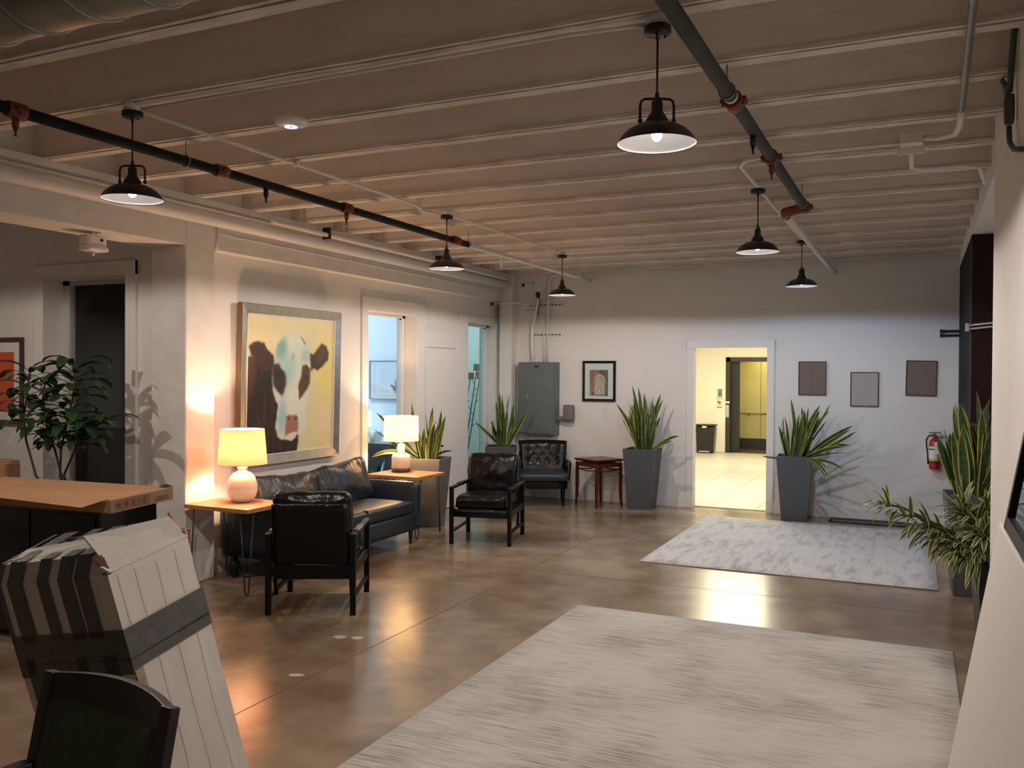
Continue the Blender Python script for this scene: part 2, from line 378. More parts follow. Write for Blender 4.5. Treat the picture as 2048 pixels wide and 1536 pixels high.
for a in ((8.02, O1[0], 0, 2.60), (O1[1], 9.37, 0, 2.60), (O1[0], O1[1], OZ, 2.60), (9.37, 10.30, 2.08, 2.29), (10.17, 10.30, 0, 2.08), (10.30, O2[0], 0, 2.55), (O2[0], O2[1], OZ, 2.55)):
    bb = B(); bb.box(LX, CX, a[0], a[1], a[2], a[3]); bevel(obj('casing_board', bb, TRIMW, t), 0.003)
t = thing('door_1', 'flush white door in the left wall between the glazed openings', 'x'); del t['category']; t['kind'] = 'structure'
bb = B(); bb.box(LX, LX+0.021, 9.378, 10.161, 0.012, 2.071); obj('door_leaf', bb, TRIMW, t)
b = B(); b.box(LX, LX+0.014, 5.68, 8.02, 0, 0.10)
struct('baseboard_left', b, TRIMW, 'white baseboard behind the black sofa')

# pier, long beam and the dark return wall at the left
b = B(); b.box(-5.80, -5.415, 5.35, 5.68, 0, 3.02)
pier = struct('wall_pier_left', b, ROUGHW, 'rough white square column beside the front end table')
md = pier.modifiers.new('bevel', 'BEVEL'); md.width = 0.015; md.segments = 2
b = B(); b.box(-5.82, -5.42, -4, 11.5, 2.79, 3.5); b.box(-5.42, -5.30, -4, 11.5, 3.12, 3.17)
struct('trim_3', b, ROUGHW, 'long white concrete beam above the left wall')
# wavy cold joint along the beam face
b = B(); pts = [Vector((-5.419, 5.7+0.12*i, 2.93+0.012*noise.noise(Vector((i*0.7, 0, 0)))-0.01*i/40)) for i in range(46)]
b.tube(pts, 0.006, 5); obj('paint_ridge', b, ROUGHW, bpy.data.objects['trim_3'])
EX0, EX1, EZ = -7.18, -6.15, 2.58
b = B(); b.box(-9.5, EX0, 5.42, 5.64, 0, 3.5); b.box(EX1, -5.80, 5.42, 5.64, 0, 3.5); b.box(EX0, EX1, 5.42, 5.64, EZ, 3.5)
struct('wall_left_return', b, TAN, 'warm white wall behind the leafy plant with a dark opening')
b = B(); b.box(EX1, EX1+0.12, 5.395, 5.42, 0, EZ+0.12); b.box(EX0-0.12, EX0, 5.395, 5.42, 0, EZ+0.12); b.box(EX0-0.12, EX1+0.12, 5.393, 5.42, EZ, EZ+0.12)
struct('trim_4', b, TAN, 'casing around the dark opening behind the leafy plant')
t = thing('window_3', 'glazed side light in the dark opening behind the leafy plant', 'x'); del t['category']; t['kind'] = 'structure'
for a in ((EX0, EX0+0.09, 0, EZ), (EX1-0.04, EX1, 0, EZ), (EX0, EX1, EZ-0.04, EZ)):
    bb = B(); bb.box(a[0], a[1], 5.60, 5.66, a[2], a[3]); obj('frame_bar', bb, mat('grey_green_frame', (0.52, 0.53, 0.50), 0.5), t)
bb = B(); bb.box(EX0+0.085, EX1-0.035, 5.628, 5.634, 0.02, EZ-0.03); obj('pane', bb, GLASS, t)

# ceiling: deck and joists
NE0 = 5.81
b = B(); b.box(-9.5, 0.6, -4, NE0, 3.47, 3.55); b.box(-9.5, 1.4, NE0, 11.65, 3.47, 3.55)
ceil = struct('ceiling', b, JOIST, 'open ceiling of cream painted timber joists')
rng = random.Random(5)
def joist_mesh(seed):
    g = random.Random(seed); b = B(); x0, x1, n = -5.42, 0.43, 26
    b.box(x0, x1, -0.042, 0.042, 3.185, 3.47, 0)
    for y0, y1, zb, j in ((-0.052, -0.030, 3.172, 0.0025), (-0.020, 0.052, 3.168, 0.004)):
        vs = []
        for i in range(n+1):
            x = x0+(x1-x0)*i/n; a, c, d = (g.uniform(-j, j) for _ in range(3))
            vs += [(x, y0+a, zb+d*0.4), (x, y1+c, zb+d*0.4), (x, y1+c, 3.19), (x, y0+a, 3.19)]
        fs = [(4*i+k, 4*i+(k+1) % 4, 4*i+4+(k+1) % 4, 4*i+4+k) for i in range(n) for k in range(4)]
        b.add(vs, fs, 1)
    return mesh('joist', b, [JOIST, JOISTB])
jm = [joist_mesh(i) for i in range(4)]
for k in range(24):
    obj('joist', jm[k % 4], None, ceil, (0, 11.38-0.667*k, 0))

# right side: near wall, recess, header, maroon partition
NE = 5.93                                                         # the near wall ends here
b = B(); b.box(RX, 0.60, -4, NE, 0, 3.5); b.box(0.60, 1.4, NE-0.12, NE, 0, 3.5)
nw = struct('wall_right_near', b, TAN, 'warm white wall end at the right edge beside the leaning mirror'); bevel(nw, 0.012, 3)
b = B(); b.box(0.43, 1.4, NE, 11.5, 3.05, 3.5)
struct('trim_5', b, ROUGHW, 'rough white header above the maroon partition')
b = B(); b.box(1.3, 1.4, NE, 9.0, 0, 3.05)
struct('wall_right', b, WALL, 'outer right wall behind the potted plants')
# maroon partition
t = thing('wall_partition', 'tall dark maroon partition in the right corner', 'x', (0.433, 9.0, 0)); del t['category']; t['kind'] = 'structure'
bb = B(); bb.box(0, 0.05, 0.03, 2.5, 0, 3.04); obj('side_panel', bb, NEARBLACK, t)
bb = B(); bb.box(0.003, 0.90, 0, 0.03, 0, 3.045); obj('front_panel', bb, MAROON, t)
bb = B(); bb.box(-0.002, 0.008, -0.004, 0.02, 0, 3.0); obj('edge_bead', bb, mat('dark_edge', (0.05, 0.045, 0.045), 0.4), t)
b = B(); b.box(-9.5, 0.6, -4.1, -4, 0, 3.5); struct('wall_front', b, WALL, 'wall behind the camera')
b = B(); b.box(-9.6, -9.5, -4, 14, 0, 3.5); struct('wall_far_left', b, WALL, 'far left wall of the building')

# dim room, blue office and teal room behind the left wall
DIM = mat('dim_room_paint', (0.55, 0.58, 0.58), 0.8)
DIMB = mat('dim_blue_door', (0.48, 0.55, 0.58), 0.7)
b = B(); b.box(-9.5, XB, 7.4, 7.5, 0, 3.47); struct('wall_dim_room', b, DIM, 'dim wall seen through the opening behind the leafy plant')
b = B(); b.box(-9.5, XB, 7.5, 7.6, 0, 3.47); struct('wall_office_front', b, BLUEW, 'near wall of the blue office')
b = B(); b.box(-9.5, XB, 10.40, 10.46, 0, 3.47); struct('wall_office_back', b, BLUEW, 'blue office wall carrying the horse rider picture')
b = B(); b.box(-9.5, XB, 10.46, 10.50, 0, 3.47); struct('wall_teal_side', b, TEAL, 'side wall of the teal room')
b = B(); b.box(-9.5, XB-0.02, 13.2, 13.3, 0, 3.47); b.box(-5.95, XB-0.02, 11.66, 13.2, 0, 3.47); struct('wall_teal_back', b, TEAL, 'pale teal wall behind the metal stems')

# elevator hall
b = B(); b.box(-5.6, -5.5, 11.65, 20.1, 0, 2.9); struct('wall_hall_left', b, CREAMHALL, 'left wall of the elevator hall')
b = B(); b.box(-0.4, -0.3, 11.65, 20.1, 0, 2.9); struct('wall_hall_right', b, CREAMHALL, 'right wall of the elevator hall')
HX0, HX1, HZ = -3.87, -2.77, 2.07
b = B(); b.box(-5.6, HX0, 20.1, 20.25, 0, 2.9); b.box(HX1, -0.3, 20.1, 20.25, 0, 2.9); b.box(HX0, HX1, 20.1, 20.25, HZ, 2.9)
struct('wall_hall_back', b, CREAMHALL, 'cream wall around the elevator at the end of the hall')
b = B(); b.box(-5.6, -0.3, 11.65, 20.25, 2.8, 2.9); struct('ceiling_hall', b, CREAMHALL, 'ceiling of the elevator hall')
b = B(); b.box(-5.5, HX0-0.1, 20.085, 20.1, 0, 0.12); b.box(HX1+0.1, -0.4, 20.085, 20.1, 0, 0.12); struct('baseboard_hall', b, CREAMHALL, 'cream baseboard at the end of the elevator hall')
b = B(); b.box(-5.6, -0.3, 11.63, 20.25, -0.08, -0.006)
fh = struct('floor_hall', b, mat('tile_grout', (0.45, 0.40, 0.33), 0.8), 'pale tiled floor of the elevator hall')
TILE = mat('pale_stone_tile', (0.56, 0.52, 0.46), 0.35, var=0.08, scale=3)
b = B(); b.box(-0.297, 0.297, -0.297, 0.297, -0.006, 0); tm = mesh('tile', b, TILE)
for i in range(8):
    for j in range(14):
        obj('tile', tm, None, fh, (-5.2+0.6*i, 11.94+0.6*j, 0.0))

# ================================================================== PENDANTS
def make_pendant(name, label, loc, rz, light='bulb_light', col=None):
    t = thing(name, label, 'pendant lamp', loc, rz, 'black barn pendants hung in two rows')      # loc: rim centre
    top = 3.13-loc[2]
    b = B(); b.lathe([(0.046, top), (0.046, top+0.05)], 16); obj('junction_box', b, WHITEP, t)
    b = B(); b.lathe([(0.050, top-0.004), (0.054, top-0.001), (0.054, top-0.026), (0.050, top-0.03), (0.008, top-0.032), (0.008, top-0.05)], 24); c = obj('canopy', b, BLACKM, t)
    b = B(); b.tube([(0.03, 0, top-0.034), (0.03, 0, top-0.044)], 0.005, 6); obj('screw', b, BLACKM, c)
    b = B(); b.tube([(0, 0, top-0.04), (0, 0, 0.185)], 0.0045, 8); obj('cord', b, BLACKM, t)
    b = B(); b.lathe([(0.008, 0.20), (0.010, 0.175), (0.022, 0.165), (0.023, 0.125), (0.029, 0.118), (0.046, 0.090), (0.047, 0.078), (0.056, 0.074)], 24); obj('socket_cup', b, BLACKM, t)
    b = B(); pts = [(-0.067, 0, 0.092), (-0.067, 0, 0.15), (-0.062, 0, 0.168), (-0.050, 0, 0.176), (0, 0, 0.178), (0.050, 0, 0.176), (0.062, 0, 0.168), (0.067, 0, 0.15), (0.067, 0, 0.092)]
    b.tube(pts, 0.0055, 8); b.sphere((-0.067, 0, 0.09), 0.010, n=6); b.sphere((0.067, 0, 0.09), 0.010, n=6); obj('yoke', b, BLACKM, t)
    b = B(); prof = [(0.050, 0.076), (0.085, 0.068), (0.118, 0.050), (0.142, 0.026), (0.154, 0.006), (0.158, 0.0)]
    b.lathe(prof, 40, 0, caps=False)
    inner = [(0.156, 0.0), (0.152, 0.006), (0.140, 0.024), (0.116, 0.047), (0.083, 0.064), (0.045, 0.072), (0.0001, 0.073)]
    b.lathe(inner, 40, 1, caps=False); b.lathe([(0.158, 0.0), (0.159, -0.003), (0.156, 0.0)], 40, 0, caps=False)
    obj('shade', b, [BLACKM, WHITEE], t)
    BULB = mat('lit_cool_bulb', (1, 1, 1), 0.3, emit=(0.80, 0.90, 1.0), estr=4.5) if col else mat('lit_bulb', (1, 1, 1), 0.3, emit=(1.0, 0.93, 0.86), estr=4.5)
    b = B(); b.sphere((0, 0, 0.036), 0.022, n=8, sc=(1, 1, 1.25)); obj('bulb', b, BULB, t)
    lamp(light, 'SPOT', t, (0, 0, -0.004), PENDANT_W, col or PENDANT_C, 0.03, None, spot_size=R(176), spot_blend=0.12)
    return t
RIM = 2.668
for x, y, rz, lab in ((-0.95, 3.40, 25, 'black barn pendant hanging under the grey sprinkler pipe, fully lit bulb showing'),
                      (-3.80, 3.38, 25, 'black barn pendant beside the dark sprinkler pipe, in front of the square column'),
                      (-3.75, 6.71, 112, 'black barn pendant above the armchair that faces the room, near the cow painting'),
                      (-3.75, 9.45, 118, 'black barn pendant closest to the wall with the grey electrical panel'),
                      (-1.09, 6.67, 108, 'black barn pendant over the bare floor between the two rugs'),
                      (-1.09, 9.38, 118, 'black barn pendant over the far rug in front of the doorway')):
    make_pendant('pendant_lamp', lab, (x, y, RIM), R(rz), col=COOL_C if (x, y) == (-1.09, 9.38) else None)
# the lamp whose light throws the leafy plant's shadow onto the wall hangs past the left edge of the picture
make_pendant('pendant_lamp_left_offscreen', 'black barn pendant over the leafy plant', (-6.5, 3.1, RIM), 0, 'pendant_light_left_offscreen')

# ================================================================== CEILING SERVICES
def pipe_thing(name, label, cat, segs, group=None):
    """segs: list of (part name, builder, material)"""
    t = thing(name, label, cat, (0, 0, 0), 0, group)
    for n, b, m in segs: obj(n, b, m, t)
    return t
def coupling(c, r, ax='y'):
    b = B(); c = Vector(c); d = Vector((0, 1, 0)) if ax == 'y' else Vector((1, 0, 0)); s = d.cross(Vector((0, 0, 1)))
    b.tube([c-d*0.05, c-d*0.045, c+d*0.045, c+d*0.05], [r*1.2, r*1.38, r*1.38, r*1.2], 12)
    for sg in (-1, 1):
        p = c+s*sg*r*1.5; b.tube([p-d*0.03, p+d*0.03], 0.013, 6); b.tube([p+Vector((0, 0, -0.02)), p+Vector((0, 0, 0.02))], 0.01, 6)
    return b
def sprinkler(c, down=True):
    b = B(); c = Vector(c)
    b.tube([c, c-Vector((0, 0, 0.055))], 0.017, 8); b.tube([c-Vector((0, 0, 0.055)), c-Vector((0, 0, 0.075)), c-Vector((0, 0, 0.095))], [0.012, 0.007, 0.004], 8)
    b.lathe([(0.0001, -0.098), (0.014, -0.096), (0.0001, -0.094)], 8, c=c); return b
def hanger(c, r, top):
    b = B(); c = Vector(c)
    ring = [c+Vector((math.sin(a)*r*1.15, 0, math.cos(a)*r*1.15)) for a in [2*PI*i/12 for i in range(13)]]
    b.tube(ring, 0.004, 5); b.tube([c+Vector((0, 0, r*1.15)), Vector((c.x, c.y, top))], 0.004, 5); return b
# dark sprinkler line at the left, white past its last fitting
PX, PZ = -4.10, 3.05
segs = [('pipe', B().tube([(PX+0.005, 2.0, PZ), (PX, 3, PZ), (PX-0.02, 7.80, PZ)], 0.03, 12), DARKPIPE)]
for y in (2.93, 4.35, 5.72, 7.52): segs.append(('coupling', coupling((PX, y, PZ), 0.03), REDP))
for y, m in ((2.93, REDP), (4.78, BLACKM), (5.72, REDP)): segs.append(('sprinkler_head', sprinkler((PX, y, PZ-0.03)), m))
for y in (4.05, 7.78): segs.append(('pipe_hanger', hanger((PX, y, PZ), 0.03, 3.19), GALV))
pipe_thing('sprinkler_pipe', 'dark sprinkler pipe with red fittings running along the ceiling near the left wall', 'pipe', segs)
segs = [('pipe', B().tube([(PX-0.02, 7.80, PZ), (PX-0.04, 11.0, PZ), (PX-0.04, 11.45, PZ)], 0.026, 12), WHITEP), ('fitting', B().tube([(PX-0.02, 8.6, PZ+0.05), (PX-0.02, 8.6, PZ-0.14)], 0.014, 8), WHITEP), ('fitting', B().tube([(PX-0.02, 10.9, PZ), (PX-0.02, 11.05, PZ)], 0.034, 8), WHITEP)]
pipe_thing('white_pipe', 'white sprinkler pipe continuing the dark line to the back wall', 'pipe', segs)
# grey sprinkler line at the right
QX = -0.805
segs = [('pipe', B().tube([(QX-0.005, 2.0, PZ), (QX, 3.0, PZ), (QX, 7.10, PZ)], 0.033, 12), GREYPIPE), ('white_mark', B().tube([(QX, 4.12, PZ), (QX, 4.14, PZ)], 0.0345, 12), WHITEP)]
for y in (4.22, 5.40, 7.08): segs.append(('coupling', coupling((QX, y, PZ), 0.033), REDP))
segs.append(('elbow', B().tube([(QX, 7.10, PZ), (QX-0.05, 7.14, PZ), (QX-0.16, 7.2, PZ-0.01), (QX-0.17, 7.34, PZ-0.01)], 0.04, 10), REDP))
for y, m in ((4.75, BLACKM), (5.40, REDP)): segs.append(('sprinkler_head', sprinkler((QX, y, PZ-0.03)), m))
for y in (4.05, 6.9): segs.append(('pipe_hanger', hanger((QX, y, PZ), 0.033, 3.19), GALV))
pipe_thing('sprinkler_pipe', 'grey sprinkler pipe with red clamps running over the two rugs', 'pipe', segs)
pipe_thing('white_pipe', 'white sprinkler pipe above the pendant in front of the doorway', 'pipe', [('pipe', B().tube([(QX-0.17, 7.32, PZ-0.01), (QX-0.15, 11.49, PZ-0.01)], 0.028, 12), WHITEP)])
# conduits
CZ = 3.145
def conduit(label, pts, r=0.011, m=WHITEP, clips=()):
    t = thing('conduit', label, 'conduit')
    obj('tube', B().tube(pts, r, 8), m, t)
    for c in clips:
        obj('clip', B().box(c[0]-0.02, c[0]+0.02, c[1]-0.012, c[1]+0.012, CZ-0.014, CZ+0.018), m, t)
    return t
conduit('thin white conduit linking the pendants along the left side', [(-3.80, 3.45, CZ), (-3.79, 5.0, CZ), (-3.78, 6.2, CZ), (-3.86, 6.5, CZ), (-3.80, 6.68, CZ), (-3.75, 6.74, CZ), (-3.74, 9.40, CZ)], clips=((-3.79, 4.71), (-3.77, 8.05)))
conduit('thin white conduit along one joist between the two nearest pendants', [(-3.76, 3.40, CZ), (-2.4, 3.40, CZ+0.004), (-1.3, 3.36, CZ-0.005), (-0.99, 3.40, CZ)], 0.009)
conduit('thin white conduit crossing from the pendant near the electrical panel', [(-3.70, 9.42, CZ), (-2.4, 9.42, CZ), (-1.14, 9.40, CZ)], 0.009, clips=((-2.75, 9.42),))
conduit('thin white conduit linking the two pendants over the far floor', [(-0.10, 5.74, CZ), (-0.85, 5.74, CZ), (-1.03, 5.80, CZ), (-1.09, 5.95, CZ), (-1.09, 6.67, CZ), (-1.09, 9.36, CZ)], 0.013)
conduit('galvanised conduit turning white beside the ceiling junction box', [(0.16, 1.5, 3.12), (0.17, 3.6, 3.12), (0.19, 5.1, 3.12)], 0.016, GALV)
t = thing('junction_box', 'white ceiling junction box with conduits branching from it', 'junction box', (-0.05, 5.72, 3.16))
obj('box', B().box(-0.06, 0.06, -0.05, 0.05, -0.035, 0.02), WHITEP, t); obj('cover_plate', B().box(-0.075, 0.075, 0.055, 0.07, -0.075, -0.02), WHITEP, t)
obj('conduit_arm', B().tube([(0.24, -0.66, -0.04), (0.245, -0.3, -0.03), (0.23, -0.1, -0.02), (0.15, -0.01, -0.01), (0.05, 0, 0)], 0.017, 8), WHITEP, t)
obj('conduit_drop', B().tube([(0, 0.06, -0.05), (0, 0.2, -0.06), (0.0, 0.50, -0.06), (0.05, 0.58, -0.06), (0.30, 0.62, -0.05), (0.40, 0.72, -0.05), (0.44, 0.9, -0.12)], 0.014, 8), WHITEP, t)
# big pipes on the beam
pipe_thing('beam_pipe', 'thick white pipe fixed along the long beam above the left wall', 'pipe', [('pipe', B().tube([(-5.33, -2, 3.02), (-5.33, 5, 3.02), (-5.33, 11.3, 3.02)], 0.055, 14), WHITEP)])
pipe_thing('beam_pipe', 'slim white pipe above the thick pipe on the long beam', 'pipe', [('pipe', B().tube([(-5.25, 6.2, 3.10), (-5.24, 9, 3.09), (-5.24, 11.2, 3.08)], 0.02, 10), WHITEP), ('bracket', B().box(-5.30, -5.22, 7.0, 7.03, 3.06, 3.17), BLACKM), ('bracket', B().box(-5.30, -5.22, 9.2, 9.23, 3.06, 3.17), BLACKM)])
pipe_thing('pier_conduit', 'thin white conduit running down the beam beside the square column', 'conduit', [('tube', B().tube([(-5.41, 5.70, 3.0), (-5.41, 5.70, 2.86), (-5.43, 5.70, 2.78), (-5.50, 5.695, 2.72), (-5.54, 5.69, 2.60)], 0.012, 8), WHITEP)])
# ceiling disc, duct, detector, camera
t = thing('access_point', 'round white ceiling disc with a small blue light, fixed under a joist', 'ceiling device', (-3.17, 3.90, 3.115))
b = B(); b.lathe([(0.0001, -0.002), (0.05, 0.0), (0.082, 0.010), (0.092, 0.022), (0.092, 0.03), (0.08, 0.045)], 28); obj('housing', b, WHITEE, t)
b = B(); b.lathe([(0.030, -0.0016), (0.030, -0.003), (0.036, -0.003), (0.036, -0.0012)], 24, c=(0, 0, 0)); obj('status_ring', b, mat('blue_led', (0.2, 0.25, 0.9), 0.4, emit=(0.12, 0.16, 1.0), estr=3.0), t)
t = thing('air_duct', 'round galvanised air duct hung below the joists at the near corner', 'duct', (0, 1.75, 2.95))
b = B(); b.tube([(-5.3, 0, 0), (-3, 0, 0), (-0.6, 0, 0)], 0.195, 32); obj('duct_shell', b, GALV, t)
for i in range(18):
    x = -4.9+0.23*i; b = B(); b.tube([(x-0.008, 0, 0), (x, 0, 0), (x+0.008, 0, 0)], [0.197, 0.203, 0.197], 32); obj('duct_rib', b, GALV, t)
t = thing('motion_detector', 'white sensor housing under the beam left of the square column', 'detector', (-5.60, 4.62, 2.72))
b = B(); b.rbox(0.055, 0.085, 0.05, 0.02, 5); obj('housing', b, WHITEP, t)
b = B(); b.rbox(0.062, 0.095, 0.022, 0.02, 5, M=Matrix.Translation((0.005, 0, -0.055))); obj('lens_cover', b, CERAM2, t)
b = B(); b.sphere((0.058, 0.03, 0.01), 0.012, n=6); obj('eye', b, BLACKM, t)
b = B(); b.box(-0.015, 0.015, -0.02, 0.02, 0.045, 0.072); obj('mount', b, WHITEP, t)
b = B(); b.sphere((0, 0, -0.09), 0.014, n=5, sc=(1, 1, 1.4)); obj('indicator', b, WHITEP, t)
t = thing('security_camera', 'small white security camera with dark lens near the corner ceiling pipes', 'camera', (-5.0, 11.2, 3.0))
b = B(); b.tube([(0, 0.06, 0.01), (0, -0.06, -0.01)], 0.03, 12); obj('camera_body', b, WHITEP, t)
b = B(); b.tube([(0, -0.058, -0.01), (0, -0.066, -0.012)], 0.027, 12); obj('lens', b, BLACKM, t)
b = B(); b.tube([(0, 0.05, 0.01), (0.0, 0.12, 0.03), (0, 0.29, 0.04)], 0.012, 8); obj('mount_arm', b, WHITEP, t)
# near right wall: flexible conduit and dark junction box
t = thing('wall_junction_box', 'dark grey conduit body on the warm white wall end', 'junction box', (0.368, 4.62, 2.98))
b = B(); b.rbox(0.022, 0.026, 0.07, 0.012, 4); obj('box', b, mat('dark_grey_metal', (0.07, 0.075, 0.068), 0.5), t)
DKC = MATS['dark_grey_metal']
obj('upper_cable', B().tube([(0, 0, 0.08), (0.005, -0.03, 0.2), (0.012, -0.06, 0.34), (0.012, -0.1, 0.47)], 0.014, 8), DKC, t)
obj('side_cable', B().tube([(0, 0.0, 0.085), (-0.02, 0.12, 0.17), (0.0, 0.28, 0.20), (0.02, 0.36, 0.16), (0.02, 0.38, 0.10)], 0.012, 8), DKC, t)
obj('lower_cable', B().tube([(0, 0, -0.08), (0.0, -0.04, -0.16), (0.005, -0.2, -0.23), (0.01, -0.5, -0.30)], 0.012, 8), DKC, t)

# ================================================================== RUGS AND MAT
def rug_material(name, ca, cb, stretch, scale, cc=None):
    m = bpy.data.materials.new(name); m.use_nodes = True; N = m.node_tree.nodes; L = m.node_tree.links; p = N['Principled BSDF']
    p.inputs['Roughness'].default_value = 0.95; p.inputs['Specular IOR Level'].default_value = 0.1; p.inputs['Sheen Weight'].default_value = 0.2
    tc = N.new('ShaderNodeTexCoord'); mp = N.new('ShaderNodeMapping'); mp.inputs['Scale'].default_value = stretch; L.new(tc.outputs['Object'], mp.inputs[0])
    n1 = N.new('ShaderNodeTexNoise'); n1.inputs['Scale'].default_value = scale; n1.inputs['Detail'].default_value = 8; n1.inputs['Roughness'].default_value = 0.7; L.new(mp.outputs[0], n1.inputs[0])
    n2 = N.new('ShaderNodeTexNoise'); n2.inputs['Scale'].default_value = 1.6; n2.inputs['Detail'].default_value = 6; L.new(tc.outputs['Object'], n2.inputs[0])
    ad = N.new('ShaderNodeMath'); ad.operation = 'MULTIPLY_ADD'; ad.inputs[1].default_value = 0.45; L.new(n2.outputs[0], ad.inputs[0]); L.new(n1.outputs[0], ad.inputs[2])
    r = N.new('ShaderNodeValToRGB'); e = r.color_ramp.elements; e[0].position = 0.56; e[0].color = (*cb, 1); e[1].position = 0.74; e[1].color = (*ca, 1)
    L.new(ad.outputs[0], r.inputs[0]); L.new(r.outputs[0], p.inputs['Base Color'])
    n3 = N.new('ShaderNodeTexNoise'); n3.inputs['Scale'].default_value = 260; L.new(tc.outputs['Object'], n3.inputs[0])
    bp = N.new('ShaderNodeBump'); bp.inputs['Strength'].default_value = 0.5; bp.inputs['Distance'].default_value = 0.004; L.new(n3.outputs[0], bp.inputs['Height']); L.new(bp.outputs[0], p.inputs['Normal'])
    return m
RUG1 = rug_material('near_rug_pile', (0.63, 0.615, 0.585), (0.19, 0.172, 0.146), (0.5, 26, 1), 6)
RUG2 = rug_material('far_rug_pile', (0.66, 0.655, 0.65), (0.41, 0.41, 0.41), (5.0, 1.1, 1), 2.2)
def rug(name, label, mt, x0, x1, y0, y1, rz=0.0, h=0.011):
    t = thing(name, label, 'rug', ((x0+x1)/2, (y0+y1)/2, 0), rz)
    a, c = (x1-x0)/2, (y1-y0)/2
    b = B(); b.rbox(a, c, h/2, h/2.2, 4, n3=(16, 16, 2), M=Matrix.Translation((0, 0, h/2+0.0005))); obj('pile', b, mt, t)
    for s in (-1, 1):
        b = B(); b.tube([(-a, s*c, 0.005), (a, s*c, 0.005)], 0.0055, 6); obj('bound_edge', b, mat('rug_binding', (0.36, 0.33, 0.28), 0.9), t)
    return t
rug('area_rug', 'beige rug with fine horizontal streaks, closest to the green chair', RUG1, -2.31, 0.22, 2.95, 6.20)
rug('area_rug', 'pale grey distressed rug in front of the lit doorway', RUG2, -2.35, 0.17, 7.92, 10.86)
t = thing('door_mat', 'dark ribbed mat against the back wall beside the far rug', 'mat', (-0.40, 11.28, 0))
b = B(); b.rbox(0.56, 0.16, 0.006, 0.005, 3, M=Matrix.Translation((0, 0, 0.0065))); obj('mat_body', b, RUBBER, t)
b = B(); b.box(-0.52, 0.56, -0.16, -0.05, 0.0125, 0.014); obj('worn_strip', b, mat('dusty_mat', (0.17, 0.16, 0.15), 0.9, var=0.3, scale=30), t)

# ================================================================== SOFA
t = thing('sofa', 'dark leather two cushion sofa with slim arms below the cow painting', 'sofa', (-5.08, 6.84, 0))
HY = 0.985; FX, BXs = 0.43, -0.43
def T(x, y, z): return Matrix.Translation((x, y, z))
b = B(); b.rbox(0.425, HY-0.02, 0.095, 0.02, 4, M=T(0, 0, 0.235)); obj('base', b, SOFALEATHER, t)
b = B(); b.rbox(0.335, HY-0.13, 0.065, 0.035, 8, n3=(8, 20, 4), puff=(0, 0, 0.018), wr=0.004, wscale=5, M=T(0.10, 0, 0.39)); sc_ = obj('seat_cushion', b, SOFALEATHER, t)
b = B(); b.box(0.0, 0.435, -0.003, 0.003, 0.325, 0.462); obj('seat_seam', b, BLACKW, sc_)
for s in (-1, 1):
    b = B(); M = T(0, s*(HY-0.055), 0.395) @ Matrix.Rotation(s*R(-3), 4, 'X'); b.rbox(0.425, 0.055, 0.235, 0.028, 6, n3=(10, 4, 8), puff=(0.0, 0.006, 0), M=M); obj('arm', b, SOFALEATHER, t)
b = B(); b.rbox(0.075, HY-0.10, 0.27, 0.035, 6, n3=(4, 16, 8), M=T(-0.355, 0, 0.42) @ Matrix.Rotation(R(-6), 4, 'Y')); obj('back', b, SOFALEATHER, t)
WRINK = mat('wrinkled_dark_leather', (0.018, 0.022, 0.025), 0.32, bump=0.9, bscale=6, stretch=(1, 3.0, 0.7))
for k, (y, zz, ry, tilt) in enumerate(((-0.41, 0.60, 0.0, -16), (0.42, 0.625, 0.0, -19))):
    b = B(); M = T(-0.185, y, zz) @ Matrix.Rotation(R(tilt), 4, 'Y') @ Matrix.Rotation(R(4 if k else -3), 4, 'X')
    b.rbox(0.075, 0.425, 0.225, 0.04, 10, n3=(8, 30, 18), puff=(0.065, 0.0, -0.02), wr=0.024, wscale=6, seed=k+1, M=M); obj('back_cushion', b, WRINK, t)
for sx in (-1, 1):
    for sy in (-1, 1):
        b = B(); b.lathe([(0.014, 0.0), (0.026, 0.145)], 12, c=(sx*0.36, sy*0.88, 0)); obj('leg', b, WALNUT, t)
t = thing('power_strip', 'small black power brick on the floor beneath the front end table', 'power strip', (-5.28, 6.02-0.24, 0))
b = B(); b.rbox(0.03, 0.04, 0.035, 0.008, 3, M=T(0, 0, 0.1)); obj('brick', b, BLACKM, t)
b = B(); b.tube([(0.03, 0, 0.08), (0.05, 0.0, 0.02), (0.1, 0.03, 0.006), (0.2, 0.2, 0.006)], 0.005, 6); obj('cable', b, BLACKM, t)
b = B(); b.box(-0.02, 0.02, -0.025, 0.025, 0, 0.066); obj('stand', b, BLACKM, t)

# ================================================================== END TABLES AND LAMPS
def end_table(label, x0, x1, y0, y1, top, th=0.034):
    cx, cy = (x0+x1)/2, (y0+y1)/2; t = thing('end_table', label, 'table', (cx, cy, 0), 0, 'wooden end tables with black hairpin legs')
    a, c = (x1-x0)/2, (y1-y0)/2
    b = B(); b.box(-a, a, -c, c, top-th, top); bevel(obj('table_top', b, WOODTOP, t), 0.003)
    for sx in (-1, 1):
        for sy in (-1, 1):
            b = B(); px, py = sx*(a-0.055), sy*(c-0.055); fx, fy = sx*(a-0.035), sy*(c-0.035); z1 = top-th
            d = Vector((sx, -sy, 0)).normalized()
            p0, p1, f = Vector((px, py, z1))+d*0.05, Vector((px, py, z1))-d*0.05, Vector((fx, fy, 0))
            b.tube([p0, f+d*0.014+Vector((0, 0, 0.03)), f+d*0.009+Vector((0, 0, 0.012)), f+Vector((0, 0, 0.006)), f-d*0.009+Vector((0, 0, 0.012)), f-d*0.014+Vector((0, 0, 0.03)), p1], 0.0055, 6)
            obj('hairpin_leg', b, BLACKM, t)
    return t
